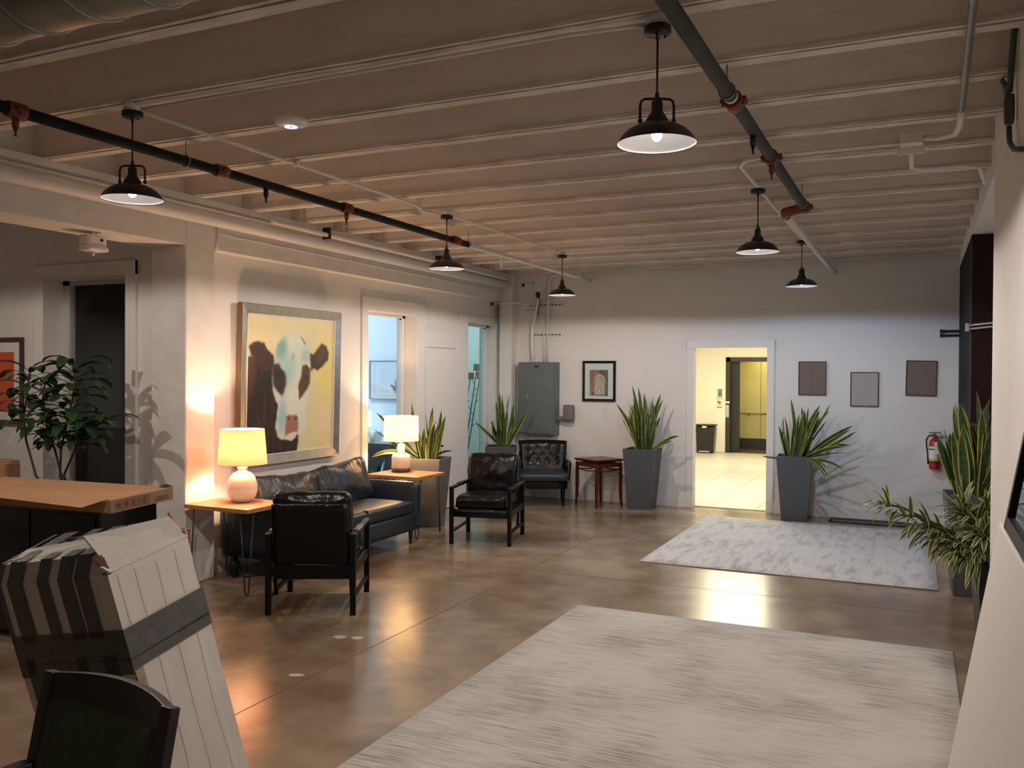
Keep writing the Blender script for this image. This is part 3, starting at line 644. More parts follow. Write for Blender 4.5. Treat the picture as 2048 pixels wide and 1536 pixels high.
end_table('wooden end table with hairpin legs carrying the round cream lamp', -5.38, -4.72, 5.30, 5.81, 0.68)
end_table('wooden end table with hairpin legs carrying the white cylinder lamp', -5.40, -4.74, 7.90, 8.46, 0.66)
SHA = shade_mat('peach_linen_shade', (0.74, 0.50, 0.35), 0.42); SHB = shade_mat('ivory_linen_shade', (0.90, 0.81, 0.62), 0.55)
BULBW = mat('warm_bulb', (1, 1, 1), 0.3, emit=(1.0, 0.75, 0.45), estr=30.0)
def two_tone(prof, split):   # material by height
    return prof
t = thing('table_lamp', 'round cream ceramic table lamp with a peach drum shade, lit', 'lamp', (-5.06, 5.62, 0.68))
b = B(); pr = [(0.055, 0.0), (0.075, 0.006), (0.105, 0.04), (0.122, 0.085), (0.1225, 0.11)]; b.lathe(pr, 32, caps=False); b.lathe([(0.0001, 0.0), (0.055, 0.0)], 32, caps=False); obj('lower_glaze', b, CERAM2, t)
b = B(); pr = [(0.1225, 0.11), (0.120, 0.15), (0.105, 0.20), (0.075, 0.238), (0.045, 0.252), (0.034, 0.26), (0.034, 0.272), (0.042, 0.278), (0.042, 0.286), (0.02, 0.292), (0.008, 0.296)]; b.lathe(pr, 32, caps=False); obj('lamp_base', b, CERAM, t)
b = B(); b.tube([(0, 0, 0.29), (0, 0, 0.36)], 0.008, 8); obj('socket', b, CHROME, t)
b = B(); b.lathe([(0.200, 0.315), (0.177, 0.60)], 40, caps=False); b.lathe([(0.198, 0.316), (0.175, 0.599)], 40, caps=False); obj('lamp_shade', b, SHA, t)
b = B(); b.tube([(0.2*math.cos(a), 0.2*math.sin(a), 0.315) for a in [2*PI*i/32 for i in range(33)]], 0.0025, 5); obj('lower_ring', b, CERAM2, t)
b = B(); b.tube([(0.177*math.cos(a), 0.177*math.sin(a), 0.60) for a in [2*PI*i/32 for i in range(33)]], 0.0025, 5); obj('upper_ring', b, CERAM2, t)
b = B(); b.sphere((0, 0, 0.40), 0.028, n=8, sc=(1, 1, 1.3)); obj('bulb', b, BULBW, t)
b = B(); b.tube([(-0.10, 0.02, 0.004), (-0.2, 0.06, 0.004), (-0.26, 0.04, 0.004), (-0.30, 0.08, 0.004)], 0.003, 6); obj('power_cord', b, CERAM2, t)
lamp('bulb_light', 'POINT', t, (0, 0, 0.46), LAMP_A_W, LAMP_C, 0.03)
t = thing('table_lamp', 'white bottle shaped table lamp with dark foot and ivory drum shade, lit', 'lamp', (-5.19, 8.28, 0.66))
b = B(); b.lathe([(0.100, 0.0), (0.104, 0.004), (0.104, 0.045)], 32); obj('dark_foot', b, CERDK, t)
b = B(); b.lathe([(0.1045, 0.044), (0.1045, 0.165), (0.096, 0.185), (0.080, 0.196), (0.042, 0.200), (0.040, 0.205), (0.040, 0.305), (0.02, 0.308)], 32); obj('lamp_base', b, CERAM2, t)
b = B(); b.tube([(0, 0, 0.30), (0, 0, 0.38)], 0.014, 8); obj('socket', b, CERAM2, t)
b = B(); b.lathe([(0.192, 0.345), (0.189, 0.615)], 40, caps=False); b.lathe([(0.190, 0.346), (0.187, 0.614)], 40, caps=False); obj('lamp_shade', b, SHB, t)
for z, r_ in ((0.345, 0.192), (0.615, 0.189)):
    b = B(); b.tube([(r_*math.cos(a), r_*math.sin(a), z) for a in [2*PI*i/32 for i in range(33)]], 0.0025, 5); obj('shade_ring', b, CERAM2, t)
b = B(); b.sphere((0, 0, 0.42), 0.028, n=8, sc=(1, 1, 1.3)); obj('bulb', b, BULBW, t)
b = B(); b.tube([(-0.09, 0.02, 0.004), (-0.15, 0.05, 0.004), (-0.20, 0.12, 0.004)], 0.003, 6); obj('power_cord', b, CERAM2, t)
lamp('bulb_light', 'POINT', t, (0, 0, 0.48), LAMP_B_W, LAMP_C, 0.03)

# ================================================================== SAFARI ARMCHAIRS
def armchair(label, loc, rz):
    t = thing('armchair', label, 'chair', loc, rz, 'black leather armchairs with square black frames')
    W, D = 0.305, 0.34                                        # half spacing of the legs; front is -y
    for sx in (-1, 1):
        b = B(); b.box(sx*W-0.02, sx*W+0.02, -D-0.02, -D+0.02, 0, 0.565); bevel(obj('leg', b, BLACKW, t), 0.003)
        b = B(); b.box(sx*W-0.02, sx*W+0.02, D-0.02, D+0.02, 0, 0.575); bevel(obj('leg', b, BLACKW, t), 0.003)
        b = B(); b.box(sx*W-0.024, sx*W+0.024, -D-0.024, D+0.03, 0.565, 0.590); a_ = obj('armrest', b, BLACKW, t); bevel(a_, 0.006)
        b = B(); b.rbox(0.03, 0.16, 0.018, 0.012, 4, M=T(sx*W, 0.10, 0.580)); obj('arm_strap', b, LEATHER, a_)
        b = B(); b.box(sx*W-0.014, sx*W+0.014, -D+0.02, D-0.02, 0.115, 0.14); obj('stretcher', b, BLACKW, t)
        b = B(); M = T(sx*(W-0.03), 0.22, 0.12) ; b.box(-0.012, 0.012, -0.012, 0.012, 0, 0.50, M=M @ Matrix.Rotation(R(-16), 4, 'X')); obj('back_support', b, BLACKW, t)
        b = B(); b.box(sx*W-0.012, sx*W+0.012, -D, D, 0.285, 0.355); obj('side_rail', b, BLACKW, t)
    b = B(); b.rbox(0.285, 0.014, 0.042, 0.012, 3, M=T(0, -D, 0.318)); obj('front_apron', b, LEATHER, t)
    b = B(); b.box(-0.285, 0.285, D-0.012, D+0.012, 0.285, 0.355); obj('rear_rail', b, BLACKW, t)
    b = B(); b.rbox(0.282, 0.325, 0.012, 0.01, 3, M=T(0, 0, 0.355)); obj('seat_deck', b, LEATHER, t)
    b = B(); b.rbox(0.275, 0.325, 0.062, 0.042, 8, n3=(18, 20, 6), puff=(0, 0, 0.024), wr=0.012, wscale=9, seed=3, M=T(0, -0.015, 0.425)); obj('seat_cushion', b, LEATHER, t)
    b = B(); M = T(0, 0.333, 0.53) @ Matrix.Rotation(R(-9), 4, 'X'); b.rbox(0.278, 0.016, 0.285, 0.014, 6, n3=(10, 3, 10), M=M); bk = obj('back_panel', b, LEATHER, t)
    b = B(); M = T(0, 0.255, 0.665) @ Matrix.Rotation(R(-11), 4, 'X'); b.rbox(0.282, 0.068, 0.215, 0.05, 10, n3=(24, 8, 20), puff=(0.0, 0.035, 0.012), wr=0.016, wscale=8, seed=9, M=M); obj('back_cushion', b, LEATHER, t)
    b = B(); b.tube([(-0.27, 0.325+0.045, 0.795), (-0.1, 0.328+0.045, 0.80), (0.12, 0.328+0.045, 0.797), (0.27, 0.325+0.045, 0.795)], 0.010, 8); obj('top_piping', b, LEATHER, t)
    return t
armchair('black leather armchair turned away, its flat back panel beside the round cream lamp', (-4.115, 5.42, 0), R(206))
armchair('black leather armchair facing the room in front of the tufted chair', (-4.12, 8.30, 0), R(13))

# ================================================================== TUFTED CHAIR
t = thing('accent_chair', 'black tufted leather chair with nailhead trim against the back wall', 'chair', (-4.60, 10.93, 0), R(24))
b = B(); b.rbox(0.325, 0.30, 0.055, 0.02, 4, M=T(0, -0.02, 0.285)); obj('seat_base', b, LEATHER, t)
b = B(); b.rbox(0.335, 0.335, 0.055, 0.045, 8, n3=(14, 14, 6), puff=(0, 0, 0.02), M=T(0, -0.055, 0.39)); obj('seat_cushion', b, SOFALEATHER, t)
b = B(); nx, nz = 22, 14; vs = []; fs = []
btn = [(-0.18, 0.70), (-0.06, 0.72), (0.06, 0.72), (0.18, 0.70), (-0.12, 0.63), (0, 0.64), (0.12, 0.63), (-0.18, 0.56), (-0.06, 0.56), (0.06, 0.56), (0.18, 0.56)]
for sgn in (-1, 1):
    for j in range(nz+1):
        for i in range(nx+1):
            u = -1+2*i/nx; z = 0.40+0.43*j/nz; x = u*(0.315+0.02*j/nz); y = 0.24+0.10*(j/nz)-0.05*(u*u)
            ed = min(1, (1-abs(u))*5)*min(1, (nz-j)/2.5+0.0)
            y += (-0.05*math.sqrt(max(ed, 0)) if sgn < 0 else 0.045*math.sqrt(max(min(1, (1-abs(u))*6)*min(1, (nz-j)/2), 0)))
            if sgn < 0:
                d = min(math.hypot(x-bx, z-bz) for bx, bz in btn); y += 0.032*math.exp(-(d/0.03)**2)
            if j == nz: z += 0.01*(1-u*u)
            vs.append((x, y, z))
o1 = (nx+1)*(nz+1)
for o_ in (0, o1):
    for j in range(nz):
        for i in range(nx): fs.append((o_+j*(nx+1)+i, o_+j*(nx+1)+i+1, o_+(j+1)*(nx+1)+i+1, o_+(j+1)*(nx+1)+i))
for i in range(nx): fs += [(nz*(nx+1)+i, nz*(nx+1)+i+1, o1+nz*(nx+1)+i+1, o1+nz*(nx+1)+i), (i, i+1, o1+i+1, o1+i)]
for j in range(nz): fs += [(j*(nx+1), (j+1)*(nx+1), o1+(j+1)*(nx+1), o1+j*(nx+1)), (j*(nx+1)+nx, (j+1)*(nx+1)+nx, o1+(j+1)*(nx+1)+nx, o1+j*(nx+1)+nx)]
b.add(vs, fs, 0, True); br = obj('backrest', b, LEATHER, t)
for bx, bz in btn:
    b = B(); b.sphere((bx, 0.24+0.1*(bz-0.40)/0.43-0.05*(bx/0.32)**2-0.024, bz), 0.010, n=5, sc=(1, 0.5, 1)); obj('button', b, LEATHER, br)
NAIL = mat('nailhead_brass', (0.75, 0.70, 0.60), 0.25, metal=1.0)
for s in (-1, 1):
    b = B(); b.rbox(0.04, 0.20, 0.13, 0.03, 6, n3=(4, 12, 8), M=T(s*0.335, 0.06, 0.455) @ Matrix.Rotation(s*R(5), 4, 'Y')); ar = obj('arm', b, LEATHER, t)
    b = B()
    for i in range(9): b.sphere((s*0.338+s*0.01*i/8, -0.142, 0.36+0.025*i), 0.007, n=4)
    obj('nailhead_row', b, NAIL, ar)['kind'] = 'stuff'
    b = B()
    for i in range(13): b.sphere((s*(0.33+0.006*i/12), 0.185+0.075*i/12, 0.56+0.0215*i), 0.008, n=4)
    obj('nailhead_row', b, NAIL, br)['kind'] = 'stuff'
    for y, lean in ((-0.26, 0), (0.22, 0.05)):
        b = B(); x = s*0.27; vs = [(x+dx*0.014, y+lean+dy*0.014, 0) for dx, dy in ((-1, -1), (1, -1), (1, 1), (-1, 1))]+[(x+dx*0.024, y+dy*0.024, 0.24) for dx, dy in ((-1, -1), (1, -1), (1, 1), (-1, 1))]
        b.add(vs, [(0, 3, 2, 1), (4, 5, 6, 7), (0, 1, 5, 4), (1, 2, 6, 5), (2, 3, 7, 6), (3, 0, 4, 7)]); obj('leg', b, BLACKW, t)

# ================================================================== RED SIDE TABLE
t = thing('side_table', 'small red mahogany table with a floating square top beside the tufted chair', 'table', (-3.87, 11.13, 0), R(-31))
S = 0.205
b = B(); b.box(-0.235, 0.235, -0.235, 0.235, 0.612, 0.628); b.taper(0, 0, 0.596, 0.612, 0.42, 0.42, 0.47, 0.47); obj('table_top', b, REDWOOD, t)
b = B(); b.box(-0.19, 0.19, -0.19, 0.19, 0.6285, 0.630); obj('top_inlay', b, mat('worn_inlay', (0.22, 0.10, 0.06), 0.4), t)
for sx in (-1, 1):
    for sy in (-1, 1):
        b = B(); prev = None
        zs = [(0, 0.016, 0.012), (0.10, 0.021, 0.004), (0.25, 0.024, 0), (0.575, 0.024, 0)]
        vs = [(sx*(S+o)+dx*w*0.7, sy*(S+o)+dy*w*0.7, z) for z, w, o in zs for dx, dy in ((-1, -1), (1, -1), (1, 1), (-1, 1))]
        fs = [(4*i+k, 4*i+(k+1) % 4, 4*i+4+(k+1) % 4, 4*i+4+k) for i in range(3) for k in range(4)]+[(3, 2, 1, 0), (12, 13, 14, 15)]
        b.add(vs, fs); b.tube([(sx*S, sy*S, 0.57), (sx*S, sy*S, 0.60)], 0.008, 6); obj('leg', b, REDWOOD, t)
for k in range(4):
    M = Matrix.Rotation(k*PI/2, 4, 'Z')
    b = B(); b.box(-S, S, -S-0.011, -S+0.011, 0.525, 0.578, M=M); obj('apron', b, REDWOOD, t)
    b = B(); pts = [M @ Vector((-S, -S, 0.49)), M @ Vector((0, -S, 0.472)), M @ Vector((S, -S, 0.49))]; b.tube(pts, 0.009, 6); obj('stretcher', b, REDWOOD, t)

# ================================================================== PLANTS
def blade(base, d0, length, width, bend, rows=9, edge=0.22, droop=0.0, twist=0.0, tipw=0.05, wmax=0.45, fold=0.25, side=None):
    """a leaf of two materials: 0 middle, 1 margin. d0 start direction, bend: vector added along the length"""
    d = Vector(d0).normalized(); p = Vector(base); b = B(); vs = []; st = length/rows
    sd0 = Vector(side) if side else d.cross(Vector((0, 0, 1)))
    if sd0.length < 1e-3: sd0 = Vector((1, 0, 0))
    sd0.normalize()
    for i in range(rows+1):
        f = i/rows
        sd = (sd0-d*sd0.dot(d)).normalized(); sd = Matrix.Rotation(twist*f, 3, d) @ sd; nn = sd.cross(d)
        w = width/2*(0.55+0.45*smooth_s(min(f/wmax, 1)))*(1 if f < wmax else math.sqrt(max(0, 1-((f-wmax)/(1-wmax))**2)))
        w = max(w, width*0.02)
        for c in (-1, -(1-edge), 0, 1-edge, 1): vs.append(tuple(p+sd*(w*c)+nn*(fold*w*abs(c))))
        d = (d+Vector(bend)/rows+Vector((0, 0, -droop*(0.3+f)/rows))).normalized(); p = p+d*st
    for i in range(rows):
        for c in range(4):
            a = i*5+c; b.add([], []); b.f.append((a, a+1, a+6, a+5)); b.m.append(1 if c in (0, 3) else 0); b.s.append(True)
    b.v = vs; return b
def smooth_s(x): return x*x*(3-2*x)
def raw_leaf(name, b, mats, parent):
    me = bpy.data.meshes.new(name); me.from_pydata(b.v, [], b.f); me.update()
    for m in mats: me.materials.append(m)
    me.polygons.foreach_set('material_index', b.m); me.polygons.foreach_set('use_smooth', b.s)
    o = bpy.data.objects.new(name, me); COL.objects.link(o); o.parent = parent; return o
def planter(label, loc, rz, m=PLANTER, top=0.42, base=0.30, h=0.78, group='tall tapered square planters'):
    t = thing('planter', label, 'planter', loc, rz, group)
    b = B(); a0, a1, w, zi = base, top, 0.022, h-0.05
    ring = lambda s, z: [(sx*s/2, sy*s/2, z) for sx, sy in ((-1, -1), (1, -1), (1, 1), (-1, 1))]
    vs = ring(a0, 0)+ring(a1, h)+ring(a1-2*w, h)+ring(a1-2*w-0.01, zi)
    fs = [(3, 2, 1, 0)]+[(4*r+k, 4*r+(k+1) % 4, 4*r+4+(k+1) % 4, 4*r+4+k) for r in range(3) for k in range(4)]
    b.add(vs, fs); bevel(obj('pot', b, m, t), 0.006)
    b = B(); b.add([(x, y, zi+0.005) for x, y, z in ring(a1-2*w-0.008, 0)], [(0, 1, 2, 3)]); obj('soil', b, SOIL, t)
    return t
def snake(label, loc, seed, n, hmin, hmax, lean=(0, 0), spread=0.10, sprawl=(), base_z=0.74, wid=(0.042, 0.066)):
    t = thing('snake_plant', label, 'plant', (loc[0], loc[1], base_z), 0, 'variegated snake plants in tall planters')
    g = random.Random(seed)
    for k in range(n):
        a = g.uniform(0, 2*PI); r = spread*math.sqrt(g.random()); out = Vector((math.cos(a), math.sin(a), 0))
        base = out*r+Vector((0, 0, -0.01)); h = g.uniform(hmin, hmax)*(1.0-0.25*r/spread)
        tl = g.uniform(-0.04, 0.22)*(0.4+r/spread); d = Vector((out.x*tl+lean[0]*g.uniform(0.2, 1.2), out.y*tl+lean[1]*g.uniform(0.2, 1.2), 1))
        bend = out*g.uniform(-0.25, 0.35)+Vector((g.uniform(-0.3, 0.3), g.uniform(-0.25, 0.2), 0))
        lf = blade(base, d, h, g.uniform(wid[0], wid[1]), bend, 9, 0.24, g.uniform(-0.05, 0.25), g.uniform(-1.2, 1.2), side=(math.cos(a*3), math.sin(a*3), 0), fold=0.35)
        raw_leaf('leaf', lf, [LEAFG, LEAFY], t)
    for (dx, dy, dz, ln, dr, w) in sprawl:
        j = Vector((g.uniform(-0.15, 0.15), g.uniform(-0.2, 0.2), g.uniform(-0.12, 0.12)))
        lf = blade((dx*0.08+g.uniform(-0.05, 0.05), dy*0.08+g.uniform(-0.05, 0.05), 0.0), Vector((dx, dy, dz))+j, ln, w*1.25, (g.uniform(-0.2, 0.2), 0, g.uniform(-0.2, 0.3)), 10, 0.26, dr*g.uniform(0.7, 1.3), g.uniform(-0.8, 0.8), fold=0.3, side=(g.uniform(-0.4, 0.4), g.uniform(-0.6, 0.2), g.uniform(0.4, 1.0)))
        raw_leaf('leaf', lf, [LEAFG, LEAFY], t)
    return t
# p: planter right of the red table
planter('slate planter between the red table and the doorway', (-3.29, 11.20, 0), 0)
snake('tall snake plant between the red table and the doorway', (-3.27, 11.17), 11, 40, 0.50, 0.98, (0.07, -0.08), 0.085, [(0.9, -0.2, 0.7, 0.45, 1.0, 0.035), (0.8, -0.3, 0.5, 0.5, 0.4, 0.035), (-0.6, -0.3, 1.0, 0.5, 0.1, 0.04)])
planter('slate planter right of the lit doorway', (-1.35, 11.13, 0), R(5))
snake('sprawling snake plant right of the lit doorway', (-1.33, 11.08), 23, 42, 0.36, 0.84, (0.22, -0.06), 0.11,
      [(0.9, -0.3, 0.5, 0.62, 0.3, 0.03), (0.9, -0.2, 0.35, 0.60, 0.5, 0.03), (0.8, -0.35, 0.2, 0.5, 1.6, 0.03), (0.75, -0.4, 0.15, 0.48, 2.0, 0.028), (0.85, -0.3, 0.1, 0.42, 2.6, 0.03), (0.7, -0.5, 0.3, 0.5, 2.6, 0.028), (-0.9, -0.3, 0.12, 0.30, 0.1, 0.022), (0.9, -0.1, 0.9, 0.72, 0.1, 0.04), (0.85, -0.2, 0.8, 0.65, 0.2, 0.035), (0.95, -0.25, 0.6, 0.7, 0.3, 0.04), (0.9, -0.4, 0.75, 0.6, 0.5, 0.045), (0.8, -0.3, 0.9, 0.8, 0.15, 0.05), (0.9, -0.15, 0.45, 0.62, 0.9, 0.04), (0.8, -0.4, 0.25, 0.45, 2.2, 0.035), (0.9, -0.25, 0.2, 0.40, 2.4, 0.032)])
planter('slate planter beside the tufted chair', (-5.24, 10.95, 0), R(22), h=0.755)
snake('snake plant beside the grey electrical panel', (-5.20, 10.92), 37, 28, 0.45, 0.88, (0.10, -0.02), 0.10, [(-0.6, -0.3, 0.9, 0.5, 0.3, 0.045), (0.5, 0, 1.0, 0.7, 0.0, 0.055)])
planter('taupe planter behind the white lamp', (-5.13, 8.78, 0), R(10), TAUPE)
snake('unruly snake plant behind the white lamp', (-5.13, 8.74), 41, 24, 0.30, 0.78, (-0.05, 0), 0.10,
      [(-0.60, -0.35, 0.9, 0.78, 0.15, 0.045), (-0.75, -0.55, 0.42, 0.68, 0.15, 0.06), (-0.75, -0.55, 0.62, 0.58, 2.0, 0.045), (0.75, 0.2, 0.7, 0.34, 0.9, 0.035), (-0.3, -0.2, 1.2, 0.70, 0.0, 0.045)])
pr_ = thing('plant_stake', 'thin arched wire stake standing in the taupe planter', 'stake', (-5.02, 8.82, 0.72))
b = B(); b.tube([(0.02, 0.0, 0), (0.02, 0, 0.30), (0.0, 0, 0.42), (-0.06, 0, 0.48), (-0.12, 0, 0.47)], 0.004, 6); obj('wire', b, mat('grey_green_wire', (0.09, 0.10, 0.09), 0.5), pr_)
b = B(); b.box(-0.02, 0.06, -0.01, 0.01, 0.185, 0.205); obj('clip', b, BLACKM, pr_)
planter('slate planter at the right wall behind the cream striped plant', (0.415, 7.96, 0), R(3), h=0.81)
snake('broad leaved snake plant at the right beside the maroon partition', (0.42, 7.95), 53, 34, 0.55, 1.00, (0.0, -0.02), 0.12, [(-0.5, -0.3, 1.0, 0.55, 0.3, 0.07), (-0.3, -0.2, 1.2, 0.8, 0.1, 0.075), (0.4, -0.4, 1.0, 0.8, 0.1, 0.05)], 0.76, (0.06, 0.095))
# black planter with the cream striped dracaena
planter('black tapered planter by the warm white wall end', (0.53, 6.33, 0), R(4), mat('black_planter', (0.010, 0.010, 0.012), 0.4), 0.40, 0.31, 0.60, group=None)
t = thing('dracaena', 'cream striped dracaena with drooping branches spilling over the black planter', 'plant', (0.50, 6.30, 0.55))
g = random.Random(77); O = Vector((0.50, 6.30, 0.55))
tips = [((1762, 1008), 5.80, 0, 14, 0.17), ((1800, 1030), 5.82, 0, 12, 0.18), ((1838, 1055), 5.84, 0, 18, 0.22), ((1868, 1075), 5.86, 0, 20, 0.22), ((1900, 1080), 5.86, 0, 20, 0.20),
        ((1922, 1022), 5.95, 0, 34, 0.23), ((1955, 1045), 5.88, 0, 34, 0.25), ((1920, 1095), 5.78, 0, 30, 0.23), ((1950, 1110), 5.72, 0, 34, 0.25), ((1975, 1020), 5.95, 0, 24, 0.24), ((1968, 1075), 5.72, 0, 30, 0.25)]
for (px, Yt, rt, n, ln) in tips:
    tip = ony(px[0], px[1], Yt+0.36)-O; root = Vector((g.uniform(-0.09, 0.0), g.uniform(-0.05, 0.05), 0.0))
    mid = (tip+root)*0.5+Vector((0, 0, 0.06))
    pts = [root, root*0.4+mid*0.6+Vector((0, 0, 0.03)), mid*0.35+tip*0.65+Vector((0, 0, 0.03)), tip]
    b = B(); b.tube(pts, [0.010, 0.009, 0.008, 0.006], 6); obj('branch', b, STEM, t)
    ax = (tip-mid).normalized()
    for k in range(n):
        f = k/n; a = k*2.4+g.uniform(-0.3, 0.3); back = 0.12*(1-f)*g.uniform(0.3, 1.0)
        u = ax.orthogonal().normalized(); v = ax.cross(u); rad = u*math.cos(a)+v*math.sin(a)
        d = rad*(1.0-0.55*f)+ax*(0.35+0.6*f)+Vector((0, 0, 0.25))
        lf = blade(tip-ax*back, d, ln*g.uniform(0.6, 1.0), g.uniform(0.026, 0.038), (0, 0, 0), 7, 0.34, g.uniform(0.9, 2.2), 0, fold=0.3, wmax=0.35)
        raw_leaf('leaf', lf, [SONGG, SONGY], t)
# tall leafy plant at the left
pt_ = thing('planter', 'dark round pot of the leafy plant by the dark opening', 'planter', (-6.15, 4.95, 0))
b = B(); b.lathe([(0.15, 0), (0.19, 0.42), (0.20, 0.45), (0.18, 0.45), (0.17, 0.40)], 24); obj('pot', b, BLACKM, pt_)
b = B(); b.lathe([(0.0001, 0.40), (0.171, 0.401)], 24, caps=False); obj('soil', b, SOIL, pt_)
t = thing('leafy_plant', 'tall dark green leafy plant in front of the dark opening', 'plant', (-6.15, 4.95, 0.40)); O = Vector((-6.15, 4.95, 0.40)); g = random.Random(5)
stems = [([(72, 952), (52, 880), (48, 830), (56, 780), (60, 735)], 4.85, 30), ([(120, 952), (122, 900), (135, 840), (150, 780), (148, 725)], 4.90, 44), ([(128, 950), (150, 900), (175, 860), (205, 845)], 4.95, 26), ([(125, 960), (110, 900), (95, 860), (85, 800), (92, 755)], 5.0, 26)]
for si, (pp, Yd, n) in enumerate(stems):
    pts = [Vector((g.uniform(-0.05, 0.05), g.uniform(-0.05, 0.05), 0))]+[ony(x, y, Yd)-O for x, y in pp]
    b = B(); b.tube(pts, [0.011-0.0012*i for i in range(len(pts))], 6); obj('stem', b, STEM, t)
    for k in range(n):
        f = 0.30+0.70*((k+0.5)/n); q = f*(len(pts)-2)+1; i = min(int(q), len(pts)-2); p = pts[i].lerp(pts[i+1], q-i)
        a = k*2.4+si; d = Vector((math.cos(a), math.sin(a)*0.8, 0.55-0.3*(1-f)))
        st = p+d.normalized()*0.05
        lf = blade(st, d, g.uniform(0.20, 0.32), g.uniform(0.07, 0.11), (0, 0, 0), 7, 0.5, g.uniform(1.4, 2.6), g.uniform(-0.4, 0.4), fold=0.2, wmax=0.5)
        lo = raw_leaf('leaf', lf, [DARKG, DARKG], t)
        b = B(); b.tube([p, st], 0.003, 4); obj('petiole', b, STEM, lo)

# ================================================================== PICTURES
def frame_bars(t, w, h, fw, depth, m, M, nm='frame_bar'):
    """four mitred bars in the local plane x right, z up, -y towards the viewer; outer size w by h centred at 0"""
    a, c = w/2, h/2; i, j = a-fw, c-fw
    for quad in (((-a, -c), (a, -c), (i, -j), (-i, -j)), ((a, -c), (a, c), (i, j), (i, -j)), ((a, c), (-a, c), (-i, j), (i, j)), ((-a, c), (-a, -c), (-i, -j), (-i, j))):
        b = B(); vs = [(x, 0, z) for x, z in quad]+[(x, -depth if k < 2 else -depth*0.62, z) for k, (x, z) in enumerate(quad)]
        b.add(vs, [(0, 1, 2, 3), (7, 6, 5, 4), (0, 4, 5, 1), (1, 5, 6, 2), (2, 6, 7, 3), (3, 7, 4, 0)], 0, False, M); obj(nm, b, m, t)
def cow(P):
    X = 115+795*P[:, 0]; Y = 145+60*P[:, 0]+P[:, 1]*(1267-120*P[:, 0]); Q = np.stack([X, Y], 1)
    n1, n2 = npnoise(P, 4, 1), npnoise(P, 11, 2); n3 = npnoise(P*np.array([3.0, 0.7]), 9, 3)
    n4 = npnoise(P, 30, 7); Q = Q+np.stack([n2*11+n1*8+n4*5, n1*9+n2*11-n4*5], 1)
    C = np.tile(srgb(222, 212, 165), (len(P), 1))
    def blend(mask, col): C[:] = C*(1-mask[:, None])+np.asarray(col)[None]*mask[:, None]
    def soft(cx, cy, rx, ry): return smooth01(1.2-np.hypot((X-cx)/rx, (Y-cy)/ry))
    blend(0.8*soft(830, 640, 170, 420), srgb(232, 214, 110)); blend(0.6*soft(700, 1000, 120, 300), srgb(205, 212, 150)); blend(0.6*soft(850, 1150, 110, 260), srgb(228, 204, 160))
    blend(0.8*soft(780, 1320, 80, 50), srgb(226, 196, 96)); blend(0.5*soft(300, 250, 260, 120), srgb(208, 205, 150)); blend(0.15+0.25*n1.clip(0, 1), srgb(236, 228, 186))
    def poly(pts, e, col, k=1.0): blend(k*smooth01(0.5-sd_poly(Q, pts)/(1.8*e)), col)
    dark = srgb(44, 34, 29)
    poly([(100, 530), (200, 518), (330, 505), (348, 580), (340, 640), (350, 830), (372, 920), (402, 970), (390, 1050), (378, 1150), (388, 1230), (420, 1262), (460, 1268), (582, 1225), (576, 1300), (560, 1392), (100, 1430)], 10, dark)
    blend(np.clip(smooth01(0.5-sd_poly(Q, [(100, 530), (190, 520), (200, 640), (170, 860), (100, 900)])/60), 0, 1)*0.8, srgb(92, 56, 44))
    blend(0.35*np.clip(n3, 0, 1)*(sd_poly(Q, [(100, 530), (330, 530), (380, 1250), (560, 1390), (100, 1430)]) < 0), srgb(120, 92, 74))
    poly([(132, 430), (170, 396), (215, 390), (260, 403), (282, 450), (332, 510), (352, 560), (335, 650), (290, 662), (250, 650), (205, 610), (190, 540), (150, 512)], 12, srgb(70, 46, 38))
    poly([(640, 480), (700, 503), (740, 450), (785, 408), (832, 428), (862, 490), (850, 560), (800, 622), (755, 657), (712, 632), (688, 668), (650, 560)], 12, srgb(76, 54, 40))
    poly([(735, 500), (785, 430), (835, 470), (820, 540), (770, 600), (730, 570)], 40, srgb(100, 76, 52), 0.6)
    head = [(345, 510), (370, 420), (420, 345), (480, 316), (540, 316), (590, 340), (632, 400), (662, 470), (674, 560), (684, 640), (684, 800), (674, 860), (657, 930), (640, 980), (650, 1100), (642, 1190), (600, 1232), (560, 1215), (520, 1210), (460, 1240), (420, 1260), (385, 1232), (372, 1150), (385, 1050), (400, 970), (370, 910), (345, 830), (332, 700), (338, 620)]
    poly(head, 12, srgb(214, 222, 205)); hm = smooth01(0.5-sd_poly(Q, head)/12)
    blend(hm*0.85*soft(405, 450, 75, 160), srgb(110, 172, 158)); blend(hm*0.75*soft(470, 640, 85, 190), srgb(160, 205, 200)); blend(hm*0.8*soft(425, 1060, 55, 190), srgb(140, 190, 194)); blend(hm*0.5*soft(630, 520, 60, 90), srgb(130, 182, 172)); blend(hm*0.45*soft(515, 530, 22, 50), srgb(100, 150, 140))
    blend(hm*0.5*soft(560, 900, 90, 260), srgb(232, 232, 218))
    poly([(332, 590), (380, 580), (422, 640), (458, 700), (458, 780), (442, 850), (420, 884), (380, 835), (362, 820), (342, 780), (330, 680)], 16, srgb(66, 50, 42)); blend(0.6*soft(400, 690, 50, 40), srgb(40, 32, 30))
    poly([(605, 610), (640, 594), (682, 640), (686, 760), (662, 830), (612, 890), (578, 917), (570, 860), (562, 795), (590, 720), (600, 650)], 12, srgb(92, 66, 42)); blend(0.7*soft(640, 710, 26, 26), srgb(44, 34, 30))
    poly([(462, 1060), (490, 1044), (520, 1052), (550, 1042), (573, 1070), (577, 1150), (570, 1216), (540, 1202), (490, 1215), (455, 1242), (450, 1150)], 12, srgb(166, 112, 100))
    for cx in (484, 550): blend(0.9*smooth01(2-2*np.hypot((X-cx)/13, (Y-1080)/24)), srgb(82, 42, 40))
